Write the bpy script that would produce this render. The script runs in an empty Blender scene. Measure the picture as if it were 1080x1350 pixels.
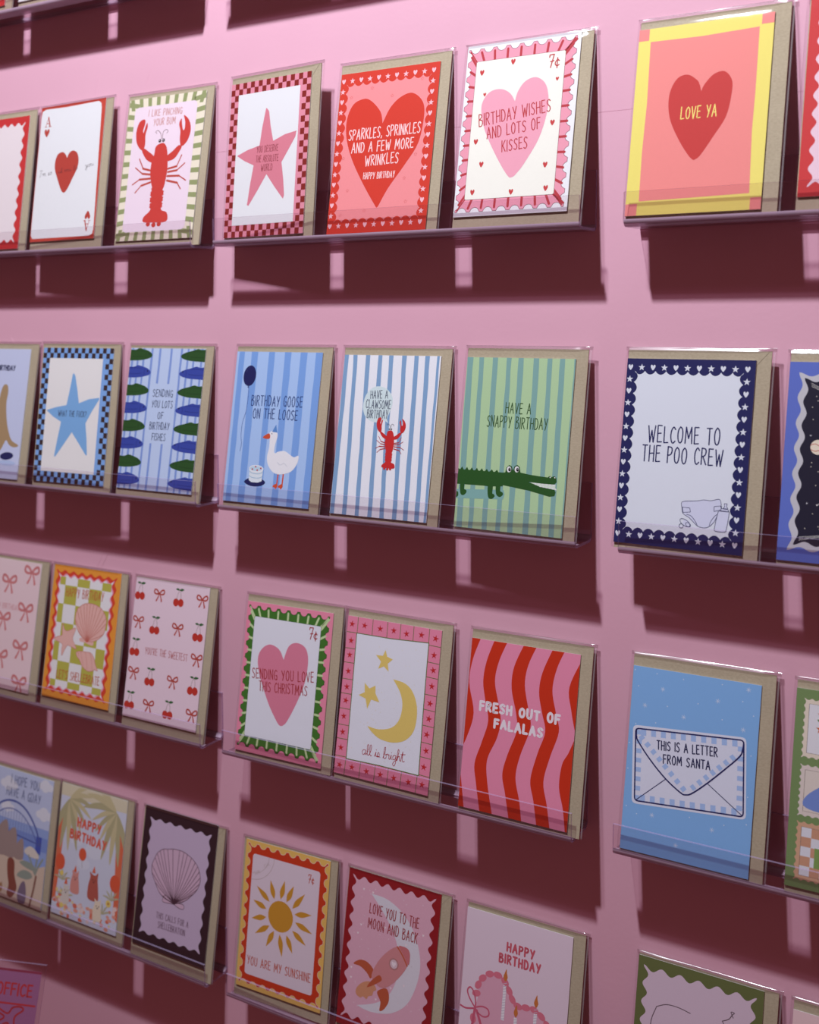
import bpy, bmesh, math, random
from mathutils import Vector, Matrix
from mathutils.geometry import tessellate_polygon

MM = 0.001
S = bpy.context.scene
COL = S.collection

# ------------------------------------------------------------------ camera
cam_d = bpy.data.cameras.new('camera')
cam = bpy.data.objects.new('camera', cam_d)
COL.objects.link(cam)
S.camera = cam
F_PX, YAW, PITCH, ROLL = 1520.1, 0.57029, -0.09934, -0.00663
cam_d.sensor_fit = 'VERTICAL'
cam_d.sensor_height = 36.0
cam_d.sensor_width = 36.0 * 1080 / 1350
cam_d.lens = F_PX / 1350 * 36.0
cam_d.shift_x = 84.95 / 1350
cam_d.shift_y = -107.6 / 1350
cam_d.clip_start = 0.01
fwd = Vector((-math.sin(YAW) * math.cos(PITCH), math.cos(YAW) * math.cos(PITCH), math.sin(PITCH)))
right = Vector((math.cos(YAW), math.sin(YAW), 0))
up = right.cross(fwd)
r2 = right * math.cos(ROLL) + up * math.sin(ROLL)
u2 = -right * math.sin(ROLL) + up * math.cos(ROLL)
M = Matrix((r2, u2, -fwd)).transposed().to_4x4()
M.translation = Vector((0.7174, -0.92486, 0.18976))
cam.matrix_world = M
cam_d.dof.use_dof = True
cam_d.dof.focus_distance = 1.0
cam_d.dof.aperture_fstop = 6.3

# ------------------------------------------------------------------ world, light, exposure
W = bpy.data.worlds.new('World')
S.world = W
W.use_nodes = True
bg = W.node_tree.nodes['Background']
bg.inputs[0].default_value = (1.0, 0.37, 0.35, 1)
bg.inputs[1].default_value = 0.112

ld = bpy.data.lights.new('ceiling_spot', 'POINT')
lo = bpy.data.objects.new('ceiling_spot', ld)
COL.objects.link(lo)
lo.location = (0.18, -0.790, 1.442)
ld.shadow_soft_size = 0.03
ld.energy = 117.0
ld.color = (0.93, 0.98, 1.04)

S.view_settings.view_transform = 'Standard'
S.view_settings.look = 'None'
S.view_settings.exposure = 0.13
S.view_settings.gamma = 1.0
S.view_settings.use_curve_mapping = False
S.cycles.transparent_max_bounces = 24
S.cycles.max_bounces = 8
S.cycles.diffuse_bounces = 4
S.cycles.use_denoising = True
try:
    S.cycles.denoising_prefilter = 'ACCURATE'
except Exception:
    pass

# ------------------------------------------------------------------ materials
def lin(c):
    c = c / 255.0
    return c / 12.92 if c <= 0.04045 else ((c + 0.055) / 1.055) ** 2.4

def nt(name):
    m = bpy.data.materials.new(name)
    m.use_nodes = True
    t = m.node_tree
    t.nodes.clear()
    out = t.nodes.new('ShaderNodeOutputMaterial')
    return m, t, out

INK = {}
def ink(rgb):
    """matte printed card colour, with a faint paper tooth"""
    rgb = tuple(rgb)
    if rgb in INK:
        return INK[rgb]
    m, t, out = nt('print_%02x%02x%02x' % rgb)
    p = t.nodes.new('ShaderNodeBsdfPrincipled')
    base = [lin(c) * 0.92 for c in rgb] + [1]
    tc = t.nodes.new('ShaderNodeTexCoord')
    no = t.nodes.new('ShaderNodeTexNoise')
    no.inputs['Scale'].default_value = 900
    no.inputs['Detail'].default_value = 2
    mx = t.nodes.new('ShaderNodeMix')
    mx.data_type = 'RGBA'
    mx.inputs[6].default_value = [c * 0.955 for c in base[:3]] + [1]
    mx.inputs[7].default_value = [min(1, c * 1.045) for c in base[:3]] + [1]
    t.links.new(tc.outputs['Object'], no.inputs['Vector'])
    t.links.new(no.outputs['Fac'], mx.inputs[0])
    t.links.new(mx.outputs[2], p.inputs['Base Color'])
    p.inputs['Roughness'].default_value = 0.65
    p.inputs['Specular IOR Level'].default_value = 0.25
    t.links.new(p.outputs[0], out.inputs[0])
    INK[rgb] = m
    return m

def mat_kraft():
    m, t, out = nt('kraft_paper')
    p = t.nodes.new('ShaderNodeBsdfPrincipled')
    tc = t.nodes.new('ShaderNodeTexCoord')
    mp = t.nodes.new('ShaderNodeMapping')
    mp.inputs['Scale'].default_value = (1, 2.2, 1)
    n1 = t.nodes.new('ShaderNodeTexNoise')
    n1.inputs['Scale'].default_value = 420
    n1.inputs['Detail'].default_value = 6
    n1.inputs['Roughness'].default_value = 0.7
    n2 = t.nodes.new('ShaderNodeTexNoise')
    n2.inputs['Scale'].default_value = 28
    cr = t.nodes.new('ShaderNodeValToRGB')
    cr.color_ramp.elements[0].position = 0.30
    cr.color_ramp.elements[0].color = (0.36, 0.302, 0.212, 1)
    cr.color_ramp.elements[1].position = 0.68
    cr.color_ramp.elements[1].color = (0.51, 0.437, 0.318, 1)
    add = t.nodes.new('ShaderNodeMath')
    add.operation = 'MULTIPLY_ADD'
    add.inputs[1].default_value = 0.25
    bp = t.nodes.new('ShaderNodeBump')
    bp.inputs['Strength'].default_value = 0.25
    bp.inputs['Distance'].default_value = 0.0004
    L = t.links.new
    L(tc.outputs['Object'], mp.inputs[0])
    L(mp.outputs[0], n1.inputs['Vector'])
    L(tc.outputs['Object'], n2.inputs['Vector'])
    L(n2.outputs['Fac'], add.inputs[0])
    sc = t.nodes.new('ShaderNodeMath')
    sc.operation = 'MULTIPLY'
    sc.inputs[1].default_value = 0.75
    L(n1.outputs['Fac'], sc.inputs[0])
    L(sc.outputs[0], add.inputs[2])
    L(add.outputs[0], cr.inputs[0])
    L(cr.outputs[0], p.inputs['Base Color'])
    L(n1.outputs['Fac'], bp.inputs['Height'])
    L(bp.outputs[0], p.inputs['Normal'])
    p.inputs['Roughness'].default_value = 0.8
    p.inputs['Specular IOR Level'].default_value = 0.2
    L(p.outputs[0], out.inputs[0])
    return m

def mat_wall():
    m, t, out = nt('pink_painted_wall')
    p = t.nodes.new('ShaderNodeBsdfPrincipled')
    tc = t.nodes.new('ShaderNodeTexCoord')
    n1 = t.nodes.new('ShaderNodeTexNoise')
    n1.inputs['Scale'].default_value = 260
    n1.inputs['Detail'].default_value = 4
    n2 = t.nodes.new('ShaderNodeTexNoise')
    n2.inputs['Scale'].default_value = 9
    n2.inputs['Detail'].default_value = 3
    mx = t.nodes.new('ShaderNodeMix')
    mx.data_type = 'RGBA'
    mx.inputs[6].default_value = (0.735, 0.395, 0.515, 1)
    mx.inputs[7].default_value = (0.775, 0.432, 0.55, 1)
    b1 = t.nodes.new('ShaderNodeBump')
    b1.inputs['Strength'].default_value = 0.12
    b1.inputs['Distance'].default_value = 0.0006
    b2 = t.nodes.new('ShaderNodeBump')
    b2.inputs['Strength'].default_value = 0.12
    b2.inputs['Distance'].default_value = 0.004
    L = t.links.new
    for n in (n1, n2):
        L(tc.outputs['Object'], n.inputs['Vector'])
    L(n2.outputs['Fac'], mx.inputs[0])
    L(mx.outputs[2], p.inputs['Base Color'])
    L(n1.outputs['Fac'], b1.inputs['Height'])
    L(n2.outputs['Fac'], b2.inputs['Height'])
    L(b2.outputs[0], b1.inputs['Normal'])
    L(b1.outputs[0], p.inputs['Normal'])
    p.inputs['Roughness'].default_value = 0.5
    p.inputs['Specular IOR Level'].default_value = 0.3
    L(p.outputs[0], out.inputs[0])
    return m

def mat_clear(name, tint, rough, ior, gain, bump=0):
    """thin clear plastic: straight-through transparency plus a Fresnel gloss"""
    m, t, out = nt(name)
    L = t.links.new
    tr = t.nodes.new('ShaderNodeBsdfTransparent')
    tr.inputs[0].default_value = (*tint, 1)
    gl = t.nodes.new('ShaderNodeBsdfGlossy')
    gl.inputs['Roughness'].default_value = rough
    lw = t.nodes.new('ShaderNodeLayerWeight')          # Schlick's curve, the same from both sides of the film
    lw.inputs['Blend'].default_value = 0.5
    pw = t.nodes.new('ShaderNodeMath')
    pw.operation = 'POWER'
    pw.inputs[1].default_value = 5.0
    f0 = ((ior - 1) / (ior + 1)) ** 2
    mu = t.nodes.new('ShaderNodeMath')
    mu.operation = 'MULTIPLY_ADD'
    mu.inputs[1].default_value = (1 - f0) * gain
    mu.inputs[2].default_value = f0 * gain
    mix = t.nodes.new('ShaderNodeMixShader')
    if bump:
        tc = t.nodes.new('ShaderNodeTexCoord')
        no = t.nodes.new('ShaderNodeTexNoise')
        no.inputs['Scale'].default_value = 30
        bp = t.nodes.new('ShaderNodeBump')
        bp.inputs['Strength'].default_value = bump
        bp.inputs['Distance'].default_value = 0.002
        L(tc.outputs['Object'], no.inputs['Vector'])
        L(no.outputs['Fac'], bp.inputs['Height'])
        L(bp.outputs[0], gl.inputs['Normal'])
    L(lw.outputs['Facing'], pw.inputs[0])
    L(pw.outputs[0], mu.inputs[0])
    L(mu.outputs[0], mix.inputs[0])
    L(tr.outputs[0], mix.inputs[1])
    L(gl.outputs[0], mix.inputs[2])
    L(mix.outputs[0], out.inputs[0])
    return m

def mat_edge(name='acrylic_edge', tint=(0.88, 0.79, 0.88), base=(0.55, 0.45, 0.70), fac=0.32):
    """polished acrylic edge: lavender light-piping rim"""
    m, t, out = nt(name)
    L = t.links.new
    tr = t.nodes.new('ShaderNodeBsdfTransparent')
    tr.inputs[0].default_value = (*tint, 1)
    p = t.nodes.new('ShaderNodeBsdfPrincipled')
    p.inputs['Base Color'].default_value = (*base, 1)
    p.inputs['Roughness'].default_value = 0.28
    p.inputs['Specular IOR Level'].default_value = 0.3
    mix = t.nodes.new('ShaderNodeMixShader')
    mix.inputs[0].default_value = fac
    L(tr.outputs[0], mix.inputs[1])
    L(p.outputs[0], mix.inputs[2])
    L(mix.outputs[0], out.inputs[0])
    return m

FOLD = mat_clear('cellophane_fold', (0.92, 0.89, 0.91), 0.20, 2.5, 1.5)
KRAFT = mat_kraft()
WALL = mat_wall()
ACRYL = mat_clear('clear_acrylic', (0.965, 0.94, 0.955), 0.03, 1.49, 1.0)
BEND_SHADE = mat_edge('acrylic_bend_shade', (0.42, 0.28, 0.35), (0.74, 0.55, 0.72), 0.55)  # shade put into the tint: darkens the shadow the holder casts on the wall
EDGE = mat_edge()
SLEEVE = mat_clear('cellophane', (0.975, 0.965, 0.97), 0.09, 1.42, 1.0, 0.25)
SEAMM = mat_edge('cellophane_seam', (0.90, 0.86, 0.88), (0.80, 0.74, 0.78), 0.20)

def link(name, me, parent=None):
    o = bpy.data.objects.new(name, me)
    COL.objects.link(o)
    if parent:
        o.parent = parent
    return o

def mesh(name, verts, faces, mats, idx=None, smooth=False):
    me = bpy.data.meshes.new(name)
    me.from_pydata([tuple(v) for v in verts], [], faces)
    for m in mats:
        me.materials.append(m)
    if idx:
        for p, i in zip(me.polygons, idx):
            p.material_index = i
    if smooth:
        for p in me.polygons:
            p.use_smooth = True
    me.update()
    return me

# ------------------------------------------------------------------ the wall (with its fine panel seam and a few paint creases)
def build_wall():
    v, f = [], []
    X0, X1, Z0, Z1, zs, g = -1.6, 1.6, -1.5, 1.6, 0.3536, 0.00012
    prof = [(0, Z0), (0, zs - g), (0.0002, zs - g), (0.0002, zs + g), (0, zs + g), (0, Z1), (0.03, Z1), (0.03, Z0)]
    for x in (X0, X1):
        for y, z in prof:
            v.append((x, y, z))
    n = len(prof)
    for i in range(n):
        j = (i + 1) % n
        f.append((i, n + i, n + j, j))
    f.append(tuple(range(n)))
    f.append(tuple(range(2 * n - 1, n - 1, -1)))
    def crease(pts, r):
        b0 = len(v)
        for k, (x, z) in enumerate(pts):
            a = pts[min(k + 1, len(pts) - 1)]
            b = pts[max(k - 1, 0)]
            d = Vector((a[0] - b[0], a[1] - b[1])).normalized()
            nn = Vector((-d.y, d.x))
            rr = r * math.sin(math.pi * (k + 0.5) / len(pts))
            for s, h in ((-1, 0.0003), (-.5, -rr * .22), (.5, -rr * .22), (1, 0.0003)):
                v.append((x * MM + nn.x * s * rr, h, z * MM + nn.y * s * rr))
        for k in range(len(pts) - 1):
            for c in range(3):
                q = b0 + k * 4 + c
                f.append((q, q + 1, q + 5, q + 4))
    crease([(-338, 168), (-336, 165), (-333, 161), (-330, 158)], 0.0008)
    crease([(-205, -92), (-200, -86), (-194, -76), (-188, -66), (-184, -58)], 0.0012)
    crease([(-213, -96), (-208, -88), (-203, -80), (-199, -70)], 0.0009)
    crease([(-196, 418), (-194, 426), (-190, 437), (-187, 449)], 0.0006)
    crease([(-120, 425), (-117, 436), (-112, 446)], 0.0005)
    crease([(465, 437), (474, 440), (484, 441), (494, 447), (505, 446)], 0.0014)
    o = link('wall_back', mesh('wall_back', v, f, [WALL]))
    o['kind'] = 'structure'
    return o
build_wall()

# ------------------------------------------------------------------ acrylic holders
ROW = {0: 518.0, 1: 259.8, 2: 0.0, 3: -252.5, 4: -512.8}
HX = {0: -403.6, 1: 0.0, 2: 410.9}
HW = 374.5
DEPTH, TH, LIP, BACK = 39.4, 2.4, 25.4, 48.5

def sheet(path, x0, x1, cap0, cap1, bend_shade):
    """extrude a bent strip of 2 mm sheet; path = centre line (y, z)"""
    n = len(path)
    A, B = [], []
    for k, p in enumerate(path):
        a = Vector(path[min(k + 1, n - 1)])
        b = Vector(path[max(k - 1, 0)])
        d = (a - b).normalized()
        nn = Vector((-d.y, d.x)) * TH / 2
        A.append(Vector(p) + nn)
        B.append(Vector(p) - nn)
    v, f, mi = [], [], []
    for x in (x0, x1):
        for p in A + B:
            v.append((x * MM, p.x * MM, p.y * MM))
    o = 2 * n
    for k in range(n - 1):
        m = 2 if bend_shade(k) else 0
        f.append((k, k + 1, o + k + 1, o + k)); mi.append(m)
        f.append((n + k + 1, n + k, o + n + k, o + n + k + 1)); mi.append(m)
        f.append((k, n + k, n + k + 1, k + 1)); mi.append(1)
        f.append((o + k + 1, o + n + k + 1, o + n + k, o + k)); mi.append(1)
    if cap0:
        f.append((0, o, o + n, n)); mi.append(1)
    if cap1:
        f.append((n - 1, 2 * n - 1, o + 2 * n - 1, o + n - 1)); mi.append(1)
    return v, f, mi

def arc(cy, cz, r, a0, a1, n=6):
    return [(cy + r * math.cos(math.radians(a0 + (a1 - a0) * i / n)), cz + r * math.sin(math.radians(a0 + (a1 - a0) * i / n))) for i in range(n + 1)]

HOLDER = None
def make_holder():
    r = bpy.data.objects.new('card_holder', None)
    r.empty_display_size = 0.05
    COL.objects.link(r)
    x0, x1 = 0, HW
    yb, yf, zb, R = -TH / 2, -DEPTH + TH / 2, -TH / 2, 4.5
    back = [(yb, BACK - 1), (yb, 24), (yb, zb + R)] + arc(yb - R, zb + R, R, 0, -45, 4)[1:]
    shelf = arc(yb - R, zb + R, R, -45, -90, 4) + [(-20, zb), (-28.5, zb)] + arc(yf + R, zb + R, R, -90, -135, 4)  # flat strip before the front arc also gets the shadow-deepening tint
    lip = arc(yf + R, zb + R, R, -135, -180, 4) + [(yf, 12), (yf, LIP - 1)]
    for nm, p, c0, c1, bf in (('back_plate', back, 1, 0, lambda k: k >= 2), ('shelf', shelf, 0, 0, lambda k: k < 4 or k > 5), ('front_lip', lip, 0, 1, lambda k: k < 4)):
        v, f, mi = sheet(p, x0, x1, c0, c1, bf)
        link(nm, mesh(nm, v, f, [ACRYL, EDGE, BEND_SHADE], mi), r)
    return r

def holder(row, col, label):
    global HOLDER
    if HOLDER is None:
        HOLDER = make_holder()
        h = HOLDER
    else:
        h = HOLDER.copy()
        COL.objects.link(h)
        for c in HOLDER.children:
            d = c.copy()
            COL.objects.link(d)
            d.parent = h
    h.location = ((HX[col] - 2) * MM, -0.0002, ROW[row] * MM)
    h['label'] = label
    h['category'] = 'card holder'
    h['group'] = 'clear acrylic card holders on the wall'

holder(1, 0, 'clear acrylic card holder under the ace of hearts and big lobster cards')
holder(1, 1, 'clear acrylic card holder under the pink star, sparkles and birthday wishes cards')
holder(1, 2, 'clear acrylic card holder under the LOVE YA heart card')
holder(2, 0, 'clear acrylic card holder under the blue star and striped fishes cards')
holder(2, 1, 'clear acrylic card holder under the goose, small lobster and crocodile cards')
holder(2, 2, 'clear acrylic card holder under the navy POO CREW card')
holder(3, 0, 'clear acrylic card holder under the SHELLEBRATE and cherries and bows cards')
holder(3, 1, 'clear acrylic card holder under the Christmas heart, moon and wavy striped cards')
holder(3, 2, 'clear acrylic card holder under the blue letter from Santa card')
holder(4, 0, 'clear acrylic card holder under the jungle party and dark bordered shell cards')
holder(4, 1, 'clear acrylic card holder under the sunshine, rocket and candle cake cards')
holder(4, 2, 'clear acrylic card holder under the olive wavy bordered card')
holder(0, 0, 'clear acrylic card holder cut off by the top left edge of the photo')
holder(0, 1, 'clear acrylic card holder just above the photo over the pink star card')

# ------------------------------------------------------------------ lettering: single-stroke hand-drawn capitals
G = {
 'A': ".50|0,0 .25,1 .5,0;.09,.34 .42,.37", 'B': ".42|0,0 0,1;~0,1 .28,.96 .33,.76 .04,.54;~.04,.54 .38,.46 .41,.16 .26,.0 0,0",
 'C': ".42|~.42,.85 .25,1 .06,.76 .02,.42 .1,.1 .25,0 .42,.13", 'D': ".43|0,0 0,1;~0,1 .25,.94 .42,.62 .38,.2 .2,.02 0,0",
 'E': ".38|0,0 0,1;0,1 .36,1;0,.52 .31,.54;0,0 .38,.02", 'F': ".37|0,0 0,1;0,1 .37,1;0,.52 .31,.54",
 'G': ".44|~.42,.86 .25,1 .07,.78 .02,.42 .1,.1 .25,0 .42,.14;.42,.0 .43,.44 .25,.43", 'H': ".42|0,0 0,1;.42,0 .42,1;0,.5 .42,.52",
 'I': ".02|0.01,0 0.01,1", 'K': ".42|0,0 0,1;.4,1 .02,.46;.1,.54 .42,0", 'L': ".36|0,1 0,0 .36,.02", 'M': ".60|0,0 .06,1 .3,.3 .54,1 .6,0",
 'N': ".42|0,0 0,1 .42,0 .42,1", 'O': ".46|~.23,1 .06,.8 .01,.46 .08,.12 .23,0 .38,.12 .45,.5 .4,.84 .23,1",
 'P': ".40|0,0 0,1;~0,1 .32,.95 .39,.74 .27,.52 0,.46", 'R': ".42|0,0 0,1;~0,1 .32,.95 .38,.74 .26,.54 0,.48;.12,.49 .42,0",
 'S': ".40|~.4,.88 .24,1 .05,.86 .08,.64 .3,.44 .38,.2 .2,0 .0,.1", 'T': ".44|0,1 .44,1;.22,1 .22,0", 'U': ".43|~0,1 .01,.3 .1,.04 .22,0 .34,.06 .42,.35 .43,1",
 'V': ".44|0,1 .22,0 .44,1", 'W': ".64|0,1 .16,0 .32,.72 .48,0 .64,1", 'X': ".42|0,0 .42,1;0,1 .42,0", 'Y': ".44|0,1 .22,.48;.44,1 .16,0",
 '7': ".42|0,.8 .02,.98 .42,1 .16,0;.12,.46 .42,.5", 'c': ".42|~.42,.66 .25,.8 .06,.55 .06,.3 .25,.12 .42,.25;.24,1 .24,-.08",
 ',': ".08|.06,.08 .0,-.12", '.': ".04|.02,.03 .02,.0", "'": ".06|.03,1 .02,.78", '?': ".34|~0,.84 .15,1 .33,.84 .26,.56 .15,.42 .15,.26;.15,.03 .15,0", ' ': ".26|",
}
# joined lower-case hand, x-height .45, ascender 1, descender -.5
LC = {
 'a': ".42|.34,.4 .18,.46 .04,.28 .06,.06 .18,.0 .32,.2 .36,.44 .34,.1 .42,.02", 'l': ".26|-.02,.02 .12,.3 .22,.8 .16,1 .08,.8 .08,.2 .16,.0 .26,.04",
 'i': ".2|-.02,.02 .1,.42 .08,.1 .2,.02;.12,.62 .13,.66", 's': ".3|-.02,.02 .12,.42 .2,.36 .22,.1 .1,.0 .04,.08 .3,.03", 'b': ".36|-.02,.02 .14,.5 .2,.95 .12,1 .06,.6 .06,.05 .2,.0 .3,.2 .22,.4 .36,.36",
 'r': ".3|-.04,.36 .06,.46 .1,.36 .2,.4 .16,.1 .22,.0 .3,.04", 'g': ".4|.34,.4 .18,.46 .04,.28 .1,.04 .26,.12 .34,.42 .32,-.2 .2,-.52 .06,-.4 .18,-.12 .4,.04",
 'h': ".4|-.02,.02 .14,.5 .2,.95 .12,1 .06,.6 .04,.0 .12,.3 .24,.44 .28,.3 .28,.06 .4,.04", 't': ".34|-.02,.02 .16,.9 .12,.2 .2,.0 .34,.06;-.02,.62 .38,.68",
 'm': ".6|-.02,.3 .06,.44 .06,.0 .06,.2 .2,.44 .26,.3 .26,.0 .28,.2 .42,.44 .48,.3 .48,.04 .6,.02", 'o': ".36|.2,.44 .06,.3 .06,.08 .18,.0 .3,.14 .28,.36 .18,.44 .36,.36",
 'y': ".4|-.02,.3 .06,.44 .1,.12 .22,.08 .32,.44 .28,-.1 .14,-.5 .02,-.36 .2,-.08 .4,.06", 'u': ".42|-.02,.3 .06,.44 .06,.1 .16,.0 .3,.2 .32,.44 .32,.08 .42,.02", 'I': ".36|.0,.9 .3,1 .18,.5 .1,.0 -.06,.04", "'": ".1|.06,1 .04,.8", ' ': ".3|",
}

def catmull(p, n=6, closed=False):
    if len(p) < 3:
        return list(p)
    out = []
    m = len(p)
    rng = range(m) if closed else range(m - 1)
    for i in rng:
        if closed:
            a, b, c, d = p[(i - 1) % m], p[i], p[(i + 1) % m], p[(i + 2) % m]
        else:
            a, b, c, d = p[max(i - 1, 0)], p[i], p[i + 1], p[min(i + 2, m - 1)]
        for k in range(n):
            t = k / n
            out.append(tuple(0.5 * (2 * b[j] + (c[j] - a[j]) * t + (2 * a[j] - 5 * b[j] + 4 * c[j] - d[j]) * t * t + (3 * b[j] - a[j] - 3 * c[j] + d[j]) * t ** 3) for j in (0, 1)))
    if not closed:
        out.append(tuple(p[-1]))
    return out

def parse(s):
    w, rest = s.split('|')
    st = []
    for part in rest.split(';'):
        part = part.strip()
        if not part:
            continue
        sm = part.startswith('~')
        part = part.lstrip('~')
        pts = [tuple(float(a) for a in q.split(',')) for q in part.split()]
        st.append((sm, pts))
    return float(w), st
GP = {k: parse(v) for k, v in G.items()}
LP = {k: parse(v) for k, v in LC.items()}

def P(s):
    """'x,y x,y' -> points"""
    return [tuple(float(a) for a in q.split(',')) for q in s.split()]

# ------------------------------------------------------------------ printed artwork on a card face, in millimetres
CW, CH = 103.0, 150.0
class Art:
    def __init__(self, w=CW, h=CH, seed=0):
        self.w, self.h = w, h
        self.tris, self.rgb = [], []
        self.layer = 0
        self.k = 0
        self.rnd = random.Random(seed)
    def up(self):
        self.layer += 1
        return self
    def _tri(self, rgb, t):
        poly = list(t)
        for ax, lim, sg in ((0, 0, 1), (0, self.w, -1), (1, 0, 1), (1, self.h, -1)):
            out = []
            for i in range(len(poly)):
                a, b = poly[i], poly[(i + 1) % len(poly)]
                ia, ib = (a[ax] - lim) * sg >= 0, (b[ax] - lim) * sg >= 0
                if ia:
                    out.append(a)
                if ia != ib:
                    s = (lim - a[ax]) / (b[ax] - a[ax])
                    out.append((a[0] + (b[0] - a[0]) * s, a[1] + (b[1] - a[1]) * s))
            poly = out
            if len(poly) < 3:
                return
        self.tris.append((self.layer + (self.k % 9) * .09, tuple(rgb), poly))
    def poly(self, rgb, pts):
        self.k += 1
        v = [Vector((p[0], p[1], 0)) for p in pts]
        for t in tessellate_polygon([v]):
            self._tri(rgb, [pts[i] for i in t])
        return self
    def smooth(self, rgb, pts, n=5):
        return self.poly(rgb, catmull(pts, n, True))
    def cusp(self, rgb, pts, n=5):
        """closed outline whose first point is a sharp notch"""
        return self.poly(rgb, catmull(list(pts) + [pts[0]], n)[:-1])
    def rect(self, rgb, u0, v0, u1, v1):
        return self.poly(rgb, [(u0, v0), (u1, v0), (u1, v1), (u0, v1)])
    def rrect(self, rgb, u0, v0, u1, v1, r):
        pts = []
        for cx, cy, a in ((u1 - r, v1 - r, 0), (u0 + r, v1 - r, 90), (u0 + r, v0 + r, 180), (u1 - r, v0 + r, 270)):
            for k in range(6):
                t = math.radians(a + 18 * k)
                pts.append((cx + r * math.cos(t), cy + r * math.sin(t)))
        return self.poly(rgb, pts)
    def ell(self, rgb, cx, cy, rx, ry, rot=0, n=24):
        c, s = math.cos(math.radians(rot)), math.sin(math.radians(rot))
        pts = []
        for k in range(n):
            t = 2 * math.pi * k / n
            x, y = rx * math.cos(t), ry * math.sin(t)
            pts.append((cx + x * c - y * s, cy + x * s + y * c))
        return self.poly(rgb, pts)
    def stroke(self, rgb, pts, w, sm=False, closed=False, n=5):
        if sm:
            pts = catmull(pts, n, closed)
        if closed:
            pts = list(pts) + [pts[0]]
        r = w / 2
        for (a, b) in zip(pts[:-1], pts[1:]):
            dx, dy = b[0] - a[0], b[1] - a[1]
            L = math.hypot(dx, dy)
            if L < 1e-6:
                continue
            nx, ny = -dy / L * r, dx / L * r
            self.k += 1
            self._tri(rgb, [(a[0] + nx, a[1] + ny), (a[0] - nx, a[1] - ny), (b[0] - nx, b[1] - ny)])
            self._tri(rgb, [(a[0] + nx, a[1] + ny), (b[0] - nx, b[1] - ny), (b[0] + nx, b[1] + ny)])
        if w > 0.45:
            for p in pts:
                self.k += 1
                hexa = [(p[0] + r * math.cos(k * math.pi / 4 + .4), p[1] + r * math.sin(k * math.pi / 4 + .4)) for k in range(8)]
                self._tri(rgb, hexa)
        return self
    def heart(self, rgb, cx, cy, w, h):
        b = P('0,.22 -.12,.42 -.3,.5 -.47,.36 -.48,.1 -.3,-.2 0,-.5 .3,-.2 .48,.1 .47,.36 .3,.5 .12,.42')
        return self.cusp(rgb, [(cx + x * w, cy + y * h) for x, y in b], 2)
    def star(self, rgb, cx, cy, r, rot=90, inner=.42):
        pts = []
        for k in range(10):
            t = math.radians(rot + 36 * k)
            q = r if k % 2 == 0 else r * inner
            pts.append((cx + q * math.cos(t), cy + q * math.sin(t)))
        return self.poly(rgb, pts)
    def text(self, rgb, s, u0, v0, u1, v1, h, w, font=None, jit=0.03, gap=.23, clip=None):
        font = font or GP
        x = 0
        lay = []
        for ch in s:
            gw, st = font[ch]
            lay.append((x, st))
            x += gw + gap
        tot = x - gap
        L = math.hypot(u1 - u0, v1 - v0)
        sx = L / max(tot, 1e-6)
        ca, sa = (u1 - u0) / L, (v1 - v0) / L
        for x0, st in lay:
            j = (self.rnd.random() - .5) * 2 * jit * h
            k = 1 + (self.rnd.random() - .5) * 2 * jit
            for sm, pts in st:
                q = [((x0 + a) * sx, b * h * k + j) for a, b in pts]
                q = [(u0 + a * ca - b * sa, v0 + a * sa + b * ca) for a, b in q]
                self.stroke(rgb, q, w, sm or font is LP, n=4)
        return self
    def band(self, u0, v0, u1, v1, nu, nv, prof, amp, m=10):
        """outline of a rectangle whose edges carry a repeating profile (positive = inward)"""
        pts = []
        for (a, b, n, inn) in (((u0, v0), (u1, v0), nu, (0, 1)), ((u1, v0), (u1, v1), nv, (-1, 0)), ((u1, v1), (u0, v1), nu, (0, -1)), ((u0, v1), (u0, v0), nv, (1, 0))):
            for k in range(n * m):
                t = k / (n * m)
                o = amp * prof((k % m) / m)
                pts.append((a[0] + (b[0] - a[0]) * t + inn[0] * o, a[1] + (b[1] - a[1]) * t + inn[1] * o))
        return pts
    def stripe(self, rgb, ub, ut, w, wob=.5):
        """one hand-painted vertical stripe from bottom u to top u"""
        l, r = [], []
        for k in range(13):
            t = k / 12
            u = ub + (ut - ub) * t
            l.append((u - w / 2 + (self.rnd.random() - .5) * wob, self.h * t))
            r.append((u + w / 2 + (self.rnd.random() - .5) * wob, self.h * t))
        return self.poly(rgb, catmull(l, 3) + catmull(r, 3)[::-1])

WAVE = lambda t: .5 - .5 * math.cos(2 * math.pi * t)
SCAL = lambda t: abs(math.sin(math.pi * t)) ** .75
def STAMP(t):
    d = abs(t - .5) / .34
    return math.sqrt(max(0, 1 - d * d))

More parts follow.
